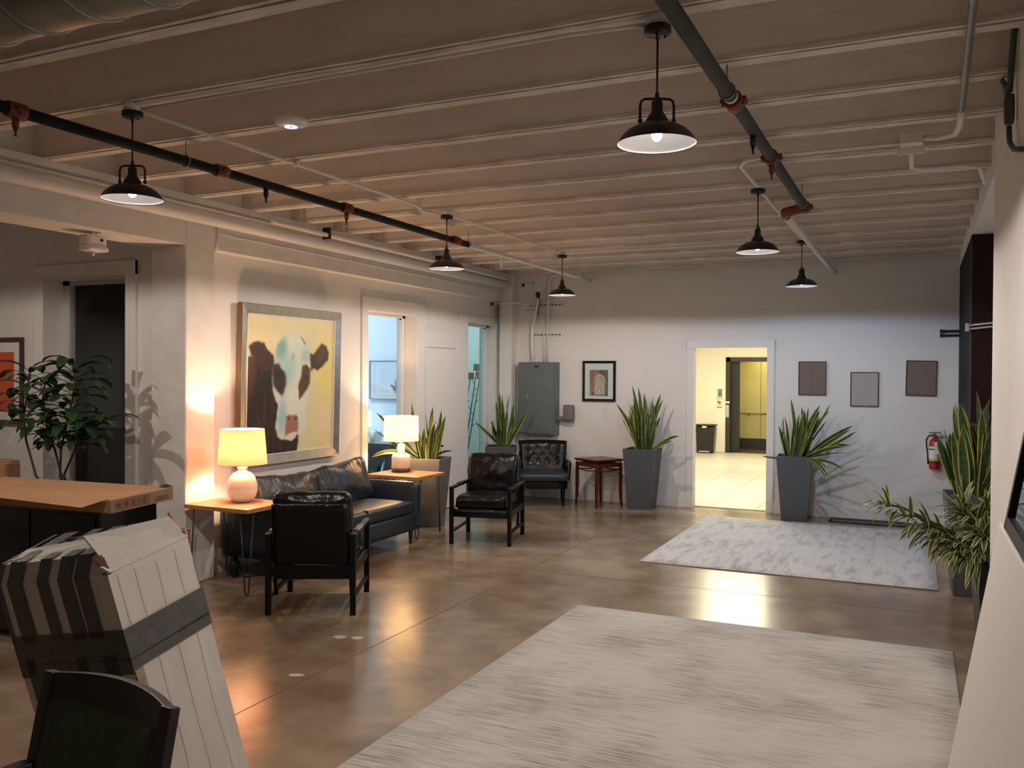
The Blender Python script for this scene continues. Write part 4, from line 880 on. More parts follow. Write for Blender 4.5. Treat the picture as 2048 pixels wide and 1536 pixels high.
    poly([(458, 1238), (510, 1206), (562, 1210), (556, 1250), (510, 1276), (470, 1266)], 9, srgb(222, 214, 196))
    poly([(570, 335), (600, 360), (628, 410), (618, 415), (590, 375)], 8, srgb(120, 128, 60), 0.8)
    return C*(0.97+0.05*n2[:, None])
t = thing('cow_painting', 'large framed painting of a brown and white cow above the sofa', 'painting', (LX+0.005, 6.785, 1.635))
M = Matrix.Rotation(R(90), 4, 'Z') @ Matrix.Rotation(R(1.2), 4, 'X') @ T(0, -0.03, 0)
Wp, Hp, Fw = 1.47, 1.475, 0.085
frame_bars(t, Wp, Hp, Fw, 0.055, SILVER, M)
b = B(); b.box(-Wp/2+0.01, Wp/2-0.01, -0.02, 0.0, -Hp/2+0.01, Hp/2-0.01, M=M); obj('backing', b, DARKWOOD, t)
b = B(); a, c, q = Wp/2-Fw, Hp/2-Fw, 0.008
for x0, x1, z0, z1 in ((-a, a, c-q, c), (-a, a, -c, -c+q), (-a, -a+q, -c, c), (a-q, a, -c, c)):
    bb = B(); bb.box(x0, x1, -0.042, -0.02, z0, z1, M=M); obj('inner_lip', bb, CERAM2, t)
cn = [M @ Vector(p) for p in ((-a, -0.026, c), (a, -0.026, c), (-a, -0.026, -c))]
obj('canvas', picture_mesh('canvas', 120, 130, cow, cn, CANVAS), None, t)
for x0, x1, z0, z1 in ((-Wp/2-0.004, Wp/2+0.004, Hp/2, Hp/2+0.006), (-Wp/2-0.006, -Wp/2, -Hp/2, Hp/2), (Wp/2, Wp/2+0.006, -Hp/2, Hp/2)):
    bb = B(); bb.box(x0, x1, -0.045, 0.0, z0, z1, M=M); obj('outer_edge', bb, mat('gilt_edge', (0.20, 0.13, 0.07), 0.4, metal=0.4), t)

def arch(P):
    C = np.tile(srgb(150, 118, 96), (len(P), 1)); X = P[:, 0]; Y = P[:, 1]; n = npnoise(P, 9, 4)
    def blend(m, col): C[:] = C*(1-m[:, None])+np.asarray(col)[None]*m[:, None]
    blend(0.5*smooth01(Y), srgb(190, 160, 140)); blend(smooth01((X-0.50-0.25*Y+0.1)*6)*0.8, srgb(104, 88, 68))
    body = np.minimum(np.hypot((X-0.55)/0.33, (Y-0.48)/0.33)-1, 0*X); inside = (np.hypot((X-0.54)/0.31, (Y-0.46)/0.31) < 1) | ((np.abs(X-0.54) < 0.29) & (Y > 0.46) & (Y < 0.97))
    blend(inside*0.85, srgb(206, 192, 178)); ring = np.abs(np.hypot((X-0.54)/0.26, (Y-0.56)/0.26)-1) < 0.06
    blend((ring & (Y < 0.6))*0.7, srgb(110, 98, 84)); blend(((np.abs(X-0.54) < 0.085) & (Y > 0.66) & (Y < 0.85))*0.7, srgb(120, 106, 92)); blend(((np.abs(X-0.54) < 0.045) & (Y > 0.69) & (Y < 0.85))*0.9, srgb(222, 212, 200))
    blend((np.abs(X-0.64) < 0.012)*(Y > 0.15)*(Y < 0.6)*0.6, srgb(110, 98, 84)); blend(((np.abs(X-0.21) < 0.04) & (Y > 0.86) & (Y < 0.98))*1.0, srgb(46, 38, 34)); blend((Y > 0.93)*0.5*(X > 0.3), srgb(96, 84, 72))
    return C*(1+0.12*n[:, None])
def wall_picture(name, label, x0, x1, z0, z1, fw, depth, fm, fill, rot=0.0, group=None):
    t = thing(name, label, 'picture', ((x0+x1)/2, BY-0.004, (z0+z1)/2), 0, group); t.rotation_euler.y = rot
    w, h = x1-x0, z1-z0; frame_bars(t, w, h, fw, depth, fm, Matrix.Identity(4))
    b = B(); b.box(-w/2+fw*0.6, w/2-fw*0.6, -depth*0.5, 0, -h/2+fw*0.6, h/2-fw*0.6); obj('panel', b, fill, t); return t
t = wall_picture('framed_print', 'black framed photograph of stone arches on the back wall', -4.24, -3.76, 1.38, 1.94, 0.035, 0.028, BLACKW, PAPER)
obj('photo_print', picture_mesh('photo_print', 44, 60, arch, [(-0.135, -0.016, 0.155), (0.132, -0.016, 0.155), (-0.135, -0.016, -0.205)], PRINT), None, t)
b = B(); b.box(-0.205, 0.205, -0.019, -0.0175, -0.245, 0.245); obj('glazing', b, GLASS, t)
BRC = mat('brown_canvas_board', (0.215, 0.165, 0.145), 0.9, var=0.1, scale=90); LTC = mat('pale_canvas_board', (0.46, 0.41, 0.39), 0.9, var=0.06, scale=60)
FRB = mat('thin_brown_frame', (0.075, 0.06, 0.052), 0.5)
t = wall_picture('framed_board', 'plain brown framed board with a centre crease, above the planter right of the doorway', -1.36, -1.03, 1.51, 1.93, 0.010, 0.022, FRB, BRC, 0, 'small framed boards on the back wall')
b = B(); b.box(-0.001, 0.002, -0.0125, -0.011, -0.195, 0.195); obj('crease', b, FRB, t)
wall_picture('framed_board', 'pale framed board hung lowest of the three beside the doorway', -0.75, -0.43, 1.38, 1.80, 0.012, 0.022, mat('slate_frame', (0.09, 0.095, 0.105), 0.5), LTC, 0, 'small framed boards on the back wall')
wall_picture('framed_board', 'plain brown framed board hung above the fire extinguisher', -0.13, 0.20, 1.52, 1.94, 0.011, 0.022, FRB, BRC, R(1.0), 'small framed boards on the back wall')
t = thing('framed_print', 'framed print with a bright orange panel near the leafy plant', 'picture', (-7.76, 5.416, 1.655))
frame_bars(t, 0.60, 0.81, 0.045, 0.03, mat('dark_red_brown_frame', (0.055, 0.020, 0.016), 0.4), Matrix.Identity(4))
b = B(); b.box(-0.27, 0.27, -0.016, 0, -0.375, 0.375); obj('mat_board', b, PAPER, t)
def orange(P):
    n = npnoise(P, 3, 8); C = np.tile(srgb(214, 92, 40), (len(P), 1)); C = C*(1+0.18*n[:, None]); m = smooth01((P[:, 1]-0.8)*6)*0.6
    return C*(1-m[:, None])+srgb(206, 78, 34)*m[:, None]
obj('print_panel', picture_mesh('print_panel', 16, 22, orange, [(-0.20, -0.018, 0.27), (0.185, -0.018, 0.27), (-0.20, -0.018, -0.27)], PRINT), None, t)

# ================================================================== BACK WALL SERVICES
t = thing('electrical_panel', 'tall grey electrical panel on the back wall above the tufted chair', 'electrical panel', (-4.86, BY-0.003, 1.42))
b = B(); b.box(-0.30, 0.27, -0.17, 0, -0.52, 0.50); bevel(obj('cabinet', b, STEELG, t), 0.004)
b = B(); b.box(-0.285, 0.255, -0.182, -0.17, -0.50, 0.485); d = obj('panel_door', b, STEELG, t); bevel(d, 0.003)
b = B(); b.box(-0.05, 0.03, -0.185, -0.182, 0.425, 0.45); obj('maker_plate', b, BLACKM, d)
b = B(); b.box(-0.155, -0.14, -0.19, -0.182, -0.03, 0.035); obj('latch', b, CHROME, d)
for x in (-0.13, -0.09, -0.05, 0.0): obj('conduit_hub', B().tube([(x, -0.08, 0.50), (x, -0.08, 0.53)], 0.018, 8), WHITEP, t)
t = thing('meter_box', 'small grey disconnect box on a stub beside the electrical panel', 'electrical box', (-4.42, BY, 1.21))
b = B(); b.rbox(0.075, 0.045, 0.115, 0.02, 5, M=T(0, -0.075, 0)); obj('box_body', b, mat('mid_grey_plastic', (0.17, 0.165, 0.165), 0.5), t)
b = B(); b.box(-0.17, -0.06, -0.10, -0.05, -0.10, -0.05); obj('stub', b, STEELG, t)
b = B(); b.box(-0.03, 0.03, -0.03, 0, -0.05, 0.05); obj('wall_bracket', b, STEELG, t)
STRUT = mat('dark_strut_and_slot_shade', (0.05, 0.045, 0.04), 0.5, metal=0.5)
for z, lab in ((2.73, 'upper slotted steel strut above the electrical panel'), (2.31, 'lower slotted steel strut above the electrical panel')):
    t = thing('wall_strut', lab, 'strut', (-4.80, BY, z), 0, 'steel struts carrying the panel conduits')
    obj('channel', B().box(-0.27, 0.27, -0.02, 0, -0.022, 0.022), WHITEP, t)
    for i in range(9): obj('slot_shade', B().box(-0.25+0.055*i, -0.21+0.055*i, -0.0215, -0.02, -0.008, 0.008), STRUT, t)  # raised dark plates; the shade inside the open holes is painted on
t = thing('wall_strut', 'long thin strut bridging the corner above the teal opening', 'strut', (-5.35, 11.27, 2.73))
obj('channel', B().tube([(-0.18, -0.04, 0.02), (0.2, 0.0, 0.03), (0.45, 0.2, 0.0)], 0.013, 6), WHITEP, t)
obj('end_cap', B().box(-0.20, -0.16, -0.055, -0.025, 0.0, 0.04), STRUT, t)
def pc(label, pts, r): 
    t = thing('panel_conduit', label, 'conduit'); obj('tube', B().tube(pts, r, 10), WHITEP, t); return t
t = pc('thick bent white conduit rising from the electrical panel', [ony(1066, 722, 11.43), ony(1064, 680, 11.43), ony(1065, 655, 11.43), ony(1074, 622, 11.43), ony(1080, 595, 11.42), ony(1076, 590, 11.40)], 0.030)
b = B(); q = ony(1076, 590, 11.36); b.sphere(q, 0.036, n=6, sc=(1, 1, 1.3)); obj('cable_end', b, BLACKM, t)
b = B(); b.tube([ony(1076, 590, 11.36), ony(1080, 602, 11.38), ony(1076, 622, 11.40), ony(1075, 632, 11.42)], 0.008, 6); obj('loose_cable', b, STRUT, t)
pc('slim straight white conduit rising from the electrical panel to the ceiling', [ony(1094, 722, 11.45), ony(1096, 640, 11.45), ony(1098, 565, 11.45), ony(1102, 552, 11.45), ony(1118, 549, 11.45)], 0.016)
pc('short slim white conduit between the panel and the upper strut', [ony(1087, 722, 11.46), ony(1088, 650, 11.46), ony(1086, 632, 11.46), ony(1076, 624, 11.46), ony(1050, 621, 11.46)], 0.012)
# dark bars on the back wall and pale bars on the maroon partition
for z, lab in ((2.285, 'upper short black steel bar on the back wall beside the partition'), (2.235, 'lower short black steel bar on the back wall beside the partition')):
    t = thing('steel_bar', lab, 'bar', (0.23, BY-0.03, z), 0, 'short black steel bars'); obj('bar', B().box(0.02, 0.195, -0.015, 0.03, -0.013, 0.013), BLACKM, t); obj('end_cap', B().box(0, 0.025, -0.02, 0.03, -0.02, 0.02), BLACKM, t)
t = thing('partition_rail', 'pale double rail fixed across the maroon partition', 'rail', (0.41, 8.95, 2.20))
for z in (0.016, -0.016):
    obj('rail_bar', B().tube([(0.0, 0, z), (0.5, -0.02, z+0.05)], 0.009, 6), mat('pale_rail', (0.55, 0.52, 0.52), 0.4), t)
obj('end_cap', B().box(-0.022, 0.005, -0.015, 0.05, -0.035, 0.035), MATS['pale_rail'], t)
# fire extinguisher
t = thing('fire_extinguisher', 'red fire extinguisher with a white tag hung on the back wall', 'fire extinguisher', (0.185, BY-0.085, 0.66))
b = B(); b.lathe([(0.050, 0.0), (0.056, 0.006), (0.058, 0.02), (0.058, 0.30), (0.050, 0.335), (0.030, 0.358), (0.02, 0.365), (0.02, 0.385)], 24); obj('cylinder', b, RED, t)
b = B(); b.lathe([(0.0588, 0.115), (0.0588, 0.27)], 24, caps=False); obj('label_wrap', b, PAPER, t)
b = B(); b.lathe([(0.0592, 0.10), (0.0592, 0.125)], 24, caps=False); obj('yellow_band', b, YEL, t)
b = B(); b.lathe([(0.0594, 0.075), (0.0594, 0.10)], 24, caps=False); obj('dark_band', b, CERDK, t)
b = B(); b.box(-0.005, 0.062, -0.068, -0.064, 0.185, 0.325, M=Matrix.Rotation(R(4), 4, 'Z')); obj('service_tag', b, PAPER, t)
b = B(); b.tube([(0, 0, 0.38), (0, 0, 0.42)], 0.018, 10); b.box(-0.02, 0.02, -0.02, 0.02, 0.40, 0.425); obj('valve', b, CHROME, t)
b = B(); b.box(-0.03, 0.10, -0.012, 0.012, 0.425, 0.438, M=Matrix.Rotation(R(-4), 4, 'Y')); obj('lever', b, CHROME, t)
b = B(); b.box(0.0, 0.095, -0.010, 0.010, 0.395, 0.406, M=Matrix.Rotation(R(8), 4, 'Y')); obj('carry_handle', b, CHROME, t)
b = B(); b.tube([(-0.015, -0.02, 0.40), (-0.06, -0.02, 0.395), (-0.085, -0.01, 0.35), (-0.085, 0, 0.28), (-0.072, 0, 0.2), (-0.066, 0, 0.06)], 0.009, 8); obj('hose', b, RUBBER, t)
b = B(); b.lathe([(0.0605, 0.232), (0.0605, 0.245)], 24, caps=False); obj('strap', b, RUBBER, t)
b = B(); b.box(-0.02, 0.02, 0.05, 0.085, 0.20, 0.40); obj('wall_bracket', b, BLACKM, t)

# ================================================================== BEHIND THE GLASS
def ceiling_light(name, label, loc, sx, sy, power, col, estr):
    t = thing(name+'_ceiling_light_offscreen', label, 'light', loc)
    obj('housing', B().box(-sx/2-0.03, sx/2+0.03, -sy/2-0.03, sy/2+0.03, 0.004, 0.05), WHITEE, t)
    obj('diffuser', B().box(-sx/2, sx/2, -sy/2, sy/2, -0.004, 0.004), mat('diffuser_'+label.split()[0], (1, 1, 1), 0.5, emit=col, estr=estr), t)
    lamp(name+'_panel_offscreen', 'AREA', t, (0, 0, -0.012), power, col, sx, None, shape='RECTANGLE', size_y=sy); return t
ceiling_light('office', 'cool ceiling panel in the blue office', (-7.4, 9.2, 3.2), 1.2, 0.6, OFFICE_W, (0.78, 0.90, 1.0), 4)
ceiling_light('teal_room', 'greenish ceiling panel in the teal room', (-7.2, 11.9, 3.2), 0.9, 0.6, OFFICE_W*0.7, (0.80, 0.97, 0.95), 4)
b = B(); b.box(-9.5, XB, 5.64, 14, 3.40, 3.47); struct('ceiling_office', b, BLUEW, 'ceiling over the rooms behind the left wall')
def rider(P):
    X, Y = P[:, 0], P[:, 1]; n = npnoise(P, 5, 6); C = np.tile(srgb(196, 208, 222), (len(P), 1))
    def blend(m, col): C[:] = C*(1-m[:, None])+np.asarray(col)[None]*m[:, None]
    blend(0.6*smooth01(0.5-Y+0.2*n), srgb(150, 176, 200)); blend(smooth01((Y-0.55)*3)*0.7, srgb(226, 226, 226)); blend(smooth01((Y-0.78+0.25*(1-X)+0.1*n)*6)*0.5, srgb(168, 172, 180))
    def poly(pts, col, k=0.85): blend(k*smooth01(0.5-sd_poly(P, pts)/0.012), col)
    g = srgb(70, 78, 92)
    poly([(0.655, 0.66), (0.70, 0.60), (0.74, 0.64), (0.80, 0.66), (0.92, 0.645), (0.985, 0.68), (0.99, 0.76), (0.965, 0.74), (0.95, 0.79), (0.97, 0.87), (0.95, 0.87), (0.92, 0.79), (0.85, 0.78), (0.83, 0.86), (0.81, 0.86), (0.80, 0.78), (0.77, 0.78), (0.765, 0.85), (0.745, 0.85), (0.745, 0.76), (0.72, 0.70), (0.69, 0.67), (0.66, 0.69)], g)
    poly([(0.80, 0.66), (0.79, 0.56), (0.81, 0.52), (0.80, 0.50), (0.82, 0.475), (0.845, 0.50), (0.85, 0.55), (0.87, 0.66)], srgb(120, 128, 138))
    return C*(1+0.05*n[:, None])
t = thing('framed_print', 'pale picture of a horse rider on the blue office wall', 'picture', (-6.765, 10.395, 1.655))
frame_bars(t, 0.52, 0.54, 0.008, 0.03, mat('thin_dark_frame', (0.05, 0.06, 0.07), 0.5), Matrix.Identity(4))
b = B(); b.box(-0.255, 0.255, -0.016, 0, -0.265, 0.265); obj('backing', b, PAPER, t)
obj('photo_print', picture_mesh('photo_print', 70, 62, rider, [(-0.252, -0.018, 0.262), (0.252, -0.018, 0.262), (-0.252, -0.018, -0.262)], PRINT), None, t)
t = thing('credenza', 'dark low cabinet standing in the blue office', 'cabinet', (-7.0, 10.16, 0))
b = B(); b.box(-0.8, 0.8, -0.21, 0.21, 0.05, 0.80); obj('cabinet_body', b, mat('charcoal_cabinet', (0.05, 0.052, 0.05), 0.5), t)
b = B(); b.box(-0.82, 0.82, -0.23, 0.22, 0.80, 0.825); obj('cabinet_top', b, mat('pale_blue_top', (0.55, 0.62, 0.66), 0.4), t)
for x in (-0.42, 0.0, 0.42): obj('cabinet_door', B().box(x-0.2, x+0.2, -0.222, -0.21, 0.07, 0.79), MATS['charcoal_cabinet'], t)
t = thing('desk_lamp', 'small white shaded lamp on the cabinet in the blue office', 'lamp', (-6.96, 10.12, 0.825))
b = B(); b.lathe([(0.05, 0), (0.055, 0.01), (0.02, 0.03), (0.015, 0.2)], 16); obj('lamp_base', b, CERAM2, t)
b = B(); b.lathe([(0.115, 0.19), (0.105, 0.40)], 24, caps=False); obj('lamp_shade', b, mat('glowing_white_shade', (0.9, 0.9, 0.9), 0.7, emit=(0.85, 0.93, 1.0), estr=0.9), t)
t = thing('jar', 'amber jar on the cabinet in the blue office', 'jar', (-6.83, 9.98, 0.825)); b = B(); b.lathe([(0.04, 0), (0.042, 0.12), (0.02, 0.16), (0.02, 0.19)], 16); obj('jar_body', b, mat('amber_glass', (0.40, 0.26, 0.08), 0.2), t); b = B(); b.lathe([(0.022, 0.19), (0.022, 0.205)], 12); obj('lid', b, BLACKM, t)
t = thing('glass_block', 'clear glass candle holder on the cabinet in the blue office', 'candle holder', (-6.68, 10.0, 0.825)); b = B(); b.box(-0.06, 0.06, -0.06, 0.06, 0, 0.13); obj('glass_box', b, mat('pale_glass', (0.55, 0.68, 0.72), 0.1), t); b = B(); b.lathe([(0.03, 0.0), (0.03, 0.135)], 12, c=(0, -0.062, 0)); obj('candle', b, CERAM2, t)
t = thing('floor_plant', 'low dark plant on the floor in the blue office', 'plant', (-6.35, 9.55, 0)); g = random.Random(3)
b = B(); b.lathe([(0.12, 0), (0.15, 0.28)], 16); obj('pot', b, BLACKM, t)
for k in range(22):
    a = g.uniform(0, 2*PI); raw_leaf('leaf', blade((0, 0, 0.26), (math.cos(a), math.sin(a), g.uniform(0.5, 1.6)), g.uniform(0.3, 0.5), 0.05, (0, 0, 0), 6, 0.4, g.uniform(0.5, 1.4), 0), [DARKG, DARKG], t)
BROWNP = mat('rusty_square_plate', (0.17, 0.105, 0.06), 0.6); TEALROD = mat('teal_dark_rod', (0.025, 0.05, 0.05), 0.5)
for k, (hx, hy, bx) in enumerate(((954, 735, 932), (941, 752, 922), (960, 751, 936))):
    Yd = 12.3; top = ony(hx, hy, Yd); bot = Vector((ony(bx, 900, Yd).x-0.1, Yd, 0))
    t = thing('metal_stem', ('tallest thin metal stem with a square head behind the teal glass', 'shorter metal stem with a square head half hidden by the wall', 'metal stem with a square head leaning out beside the tallest')[k], 'sculpture', bot, 0, 'metal stems with square heads')
    tp = top-bot; b = B(); b.tube([(0, 0, 0), tp], 0.009, 6); obj('rod', b, TEALROD, t)
    b = B(); b.box(-0.055, 0.055, -0.012, 0.012, -0.055, 0.055, M=T(*tp) @ Matrix.Rotation(R((5, 3, -6)[k]), 4, 'Y')); obj('square_head', b, BROWNP, t)
    for i in range(5):
        p = tp*(0.42+0.11*i); s = 1 if i % 2 else -1; b = B(); b.tube([p, p+Vector((s*0.05, 0, 0.045))], 0.006, 5); obj('twig', b, TEALROD, t)
# dim room behind the leafy plant
t = thing('interior_door', 'dim blue grey door inside the unlit room', 'door', (-7.55, 7.36, 0))
obj('door_leaf', B().box(-0.42, 0.42, -0.02, 0.03, 0.01, 2.40), DIMB, t)
for x in (-0.49, 0.45): obj('jamb', B().box(x, x+0.05, -0.05, 0.03, 0, 2.46), mat('dim_jamb', (0.52, 0.56, 0.57), 0.6), t)
obj('door_window', B().box(-0.30, 0.42, -0.024, -0.02, 2.06, 2.32), NEARBLACK, t)
t = thing('dark_valance', 'black box hanging at the top of the unlit room', 'valance', (-7.85, 6.9, 2.42)); b = B(); b.box(-0.75, 0.75, -0.2, 0.2, 0, 0.34); obj('valance_box', b, NEARBLACK, t); b = B(); b.box(-0.7, 0.7, -0.05, 0.05, 0.34, 0.98); obj('hanger_board', b, NEARBLACK, t)
t = thing('dark_desk', 'black desk in the unlit room behind the leafy plant', 'desk', (-7.7, 6.6, 0)); b = B(); b.box(-0.9, 0.9, -0.4, 0.4, 1.08, 1.12); obj('desk_top', b, NEARBLACK, t); b = B(); b.box(-0.88, 0.88, -0.38, -0.34, 0, 1.08); obj('front_panel', b, NEARBLACK, t)

# ================================================================== ELEVATOR HALL
ceiling_light('hall', 'warm ceiling panel in the elevator hall', (-3.2, 17.6, 2.79), 1.2, 1.2, HALL_W, (1.0, 0.90, 0.62), 6)
ceiling_light('hall_entrance', 'front ceiling panel in the elevator hall', (-2.6, 13.6, 2.79), 1.2, 1.2, HALL_W, (1.0, 0.93, 0.76), 6)
t = thing('elevator', 'open elevator with a dark frame and champagne interior at the end of the hall', 'elevator', (-3.87, 20.1, 0))
for a in ((-0.09, 0.01, -0.02, 0.15, 0, 2.16), (1.09, 1.19, -0.02, 0.15, 0, 2.16), (-0.09, 1.19, -0.02, 0.15, 2.06, 2.16)): obj('frame_bar', B().box(*a), BRONZE, t)
obj('open_door', B().box(0.01, 0.20, 0.12, 0.16, 0, 2.06), mat('dark_door_edge', (0.015, 0.014, 0.012), 0.4), t)
for x0, x1 in ((-0.1, 0.46), (0.47, 0.98), (0.99, 1.5)): obj('cab_panel', B().box(x0, x1, 1.40, 1.43, 0.24, 2.3), CABP, t)
obj('panel_joint', B().box(-0.1, 1.5, 1.43, 1.45, 0.0, 2.3), BRONZE, t)
obj('kick_plate', B().box(-0.1, 1.5, 1.39, 1.43, 0.0, 0.24), BRONZE, t)
for i in range(5): obj('vent_slot_shade', B().box(0.90+0.05*i, 0.93+0.05*i, 1.385, 1.39, 0.10, 0.16), NEARBLACK, t)  # black plates on the kick plate, painted shade of the vent openings
obj('cab_side', B().box(-0.14, -0.1, 0.16, 1.45, 0, 2.3), CABP, t); obj('cab_side', B().box(1.5, 1.54, 0.16, 1.45, 0, 2.3), CABP, t)
obj('cab_floor', B().box(-0.14, 1.54, 0.05, 1.45, -0.04, 0.0), BRONZE, t); obj('cab_ceiling', B().box(-0.14, 1.54, 0.16, 1.45, 2.3, 2.34), CABP, t)
hr = obj('handrail', B().tube([(-0.08, 1.34, 0.84), (1.48, 1.34, 0.84)], 0.018, 8), CHROME, t)
for x in (0.2, 0.75, 1.2): obj('rail_bracket', B().box(x-0.015, x+0.015, 1.34, 1.40, 0.79, 0.83), CHROME, hr)
obj('lock_plate', B().box(-0.08, -0.01, -0.035, -0.02, 0.80, 1.08), CHROME, t); obj('lock_cover', B().box(-0.085, 0.005, -0.035, -0.02, 1.12, 1.16), PAPER, t)
lamp('elevator_cab_light_offscreen', 'AREA', t, (0.7, 0.8, 2.28), CAB_W, (1.0, 0.86, 0.45), 0.8)
t = thing('call_button', 'grey call button plate on the cream hall wall', 'button plate', (-4.09, 20.1, 1.35)); obj('plate', B().box(-0.05, 0.05, -0.01, 0, -0.09, 0.09), mat('brushed_grey', (0.25, 0.24, 0.21), 0.4, metal=0.5), t); obj('push_button', B().tube([(0, -0.01, -0.02), (0, -0.016, -0.02)], 0.018, 10), BRONZE, t)
t = thing('wall_notice', 'small paper notice below the call button in the hall', 'notice', (-4.10, 20.1, 1.12)); obj('sheet', B().box(-0.085, 0.085, -0.004, 0, -0.13, 0.13), PAPER, t)
def flame(P):
    C = np.tile(srgb(226, 218, 200), (len(P), 1)); X, Y = P[:, 0], P[:, 1]
    m = ((np.hypot(X-0.38, Y-0.42) < 0.14) | ((np.abs(X-0.6-0.3*(0.5-Y)) < 0.07) & (np.abs(Y-0.5) < 0.2)) | ((Y > 0.86) & (np.abs(X-0.5) < 0.35) & (Y < 0.92)) | ((Y < 0.12) & (Y > 0.06)))
    C[m] = srgb(120, 92, 76); return C
obj('notice_print', picture_mesh('notice_print', 18, 24, flame, [(-0.08, -0.0055, 0.125), (0.08, -0.0055, 0.125), (-0.08, -0.0055, -0.125)], PRINT), None, t)
t = thing('trash_bin', 'black waste bin with a bag and metal pedal in the elevator hall', 'bin', (-4.33, 19.78, 0))
b = B(); b.taper(0, 0, 0.02, 0.60, 0.36, 0.30, 0.42, 0.34); bevel(obj('bin_body', b, BLACKM, t), 0.03, 3)
b = B(); b.rbox(0.225, 0.185, 0.02, 0.018, 4, M=T(0, 0, 0.625)); obj('bin_lid', b, RUBBER, t); b = B(); b.rbox(0.20, 0.16, 0.035, 0.03, 5, wr=0.01, wscale=20, M=T(0, 0, 0.58)); obj('bag_rim', b, LEATHER, t)
obj('pedal', B().box(-0.12, 0.12, -0.2, -0.16, 0.03, 0.055), CHROME, t); obj('lid_label', B().box(-0.05, 0.05, -0.19, -0.186, 0.575, 0.61), PAPER, t); obj('foot', B().box(-0.17, 0.17, -0.13, 0.13, 0, 0.02), BLACKM, t)

# ================================================================== LEFT FOREGROUND
# black cabinet with a long flat carton on top
t = thing('black_cabinet', 'glossy black cabinet under the long flat carton', 'cabinet', (-5.22, 4.10, 0), R(4))
b = B(); b.box(-0.62, 0.55, -0.24, 0.24, 0.03, 0.868); bevel(obj('cabinet_body', b, mat('gloss_black', (0.006, 0.006, 0.007), 0.15), t), 0.006)
b = B(); b.box(-0.64, 0.57, -0.26, 0.26, 0.868, 0.89); obj('cabinet_top', b, MATS['gloss_black'], t)
for x in (-0.32, 0.24): obj('cabinet_door', B().box(x-0.27, x+0.27, -0.252, -0.24, 0.06, 0.84), MATS['gloss_black'], t)
obj('door_knob', B().sphere((-0.36, -0.262, 0.80), 0.012, n=6), CHROME, t)
for sx in (-0.58, 0.51):
    for sy in (-0.2, 0.2): obj('leg', B().box(sx-0.02, sx+0.02, sy-0.02, sy+0.02, 0, 0.03), BLACKM, t)
z1 = 0.975; z0 = 0.892
P0, P1, P2, P3 = onz(12, 953, z1), onz(346, 974, z1), onz(222, 1000, z1), onz(12, 966, z1)
P3 = P0+(P2-P1)
t = thing('flat_carton', 'long flat brown carton with a loose flap lying on the black cabinet', 'box', ((P0.x+P2.x)/2, (P0.y+P2.y)/2, z0)); O = Vector(t.location)
L0, L1, L2, L3 = ((p-O) for p in (P0, P1, P2, P3)); hgt = z1-z0
b = B(); lo = [Vector((p.x, p.y, 0)) for p in (L0, L1, L2, L3)]; hi = [Vector((p.x, p.y, hgt-0.004)) for p in (L0, L1, L2, L3)]
b.add(lo+hi, [(0, 1, 2, 3), (7, 6, 5, 4), (0, 4, 5, 1), (2, 6, 7, 3), (3, 7, 4, 0)], 0); b.add([lo[1], hi[1], hi[2], lo[2]], [(0, 1, 2, 3)], 1); bevel(obj('carton_body', b, [CARDB, CARDD], t), 0.004)
ux = (L2-L3).normalized(); uy = (L0-L3).normalized(); upz = Vector((0, 0, 1))
fl = [hi[0]+upz*0.004, hi[1]+upz*0.004, hi[2]+upz*0.004-ux*0.02, hi[3]+upz*0.02]
def slab(pts, th, nm, m, par):
    b = B(); n = len(pts); nn = (pts[1]-pts[0]).cross(pts[2]-pts[0]).normalized()*th
    b.add(list(pts)+[p+nn for p in pts], [tuple(range(n)), tuple(range(2*n-1, n-1, -1))]+[(i, i+n, (i+1) % n+n, (i+1) % n) for i in range(n)]); return obj(nm, b, m, par)
slab([hi[0]+upz*0.003, hi[1]+upz*0.003, hi[2]+upz*0.003, hi[3]+upz*0.003], 0.003, 'top_panel', CARDB, t)
slab([hi[3]+upz*0.008-uy*0.005, hi[2]+upz*0.008-uy*0.005-ux*0.03, hi[2]-uy*0.14-ux*0.11-upz*0.028, hi[3]-uy*0.10+ux*0.02+upz*0.012], 0.003, 'loose_flap', CARDB, t)
endd = (L1-L2); en = endd.normalized(); on = en.cross(upz); on = on if on.dot(ux) > 0 else -on
INK = mat('carton_ink', (0.075, 0.035, 0.025), 0.8)
def endpt(s, z): return lo[2]+endd*s+upz*z+on*0.0012
STK = mat('brown_packing_tape', (0.20, 0.10, 0.06), 0.35)
slab([endpt(0.05, 0.012), endpt(0.60, 0.012), endpt(0.60, 0.070), endpt(0.05, 0.070)], 0.0006, 'tape_strip', STK, t)
def mark(poly, nm='print_mark'):
    b = B(); pts = [endpt(s, z)+on*0.001 for s, z in poly]; b.add(pts, [tuple(range(len(pts)))]); obj(nm, b, INK, t)
def ell(cs, cz, rs, rz_, n=12): return [(cs+rs*math.cos(2*PI*i/n), cz+rz_*math.sin(2*PI*i/n)) for i in range(n)]
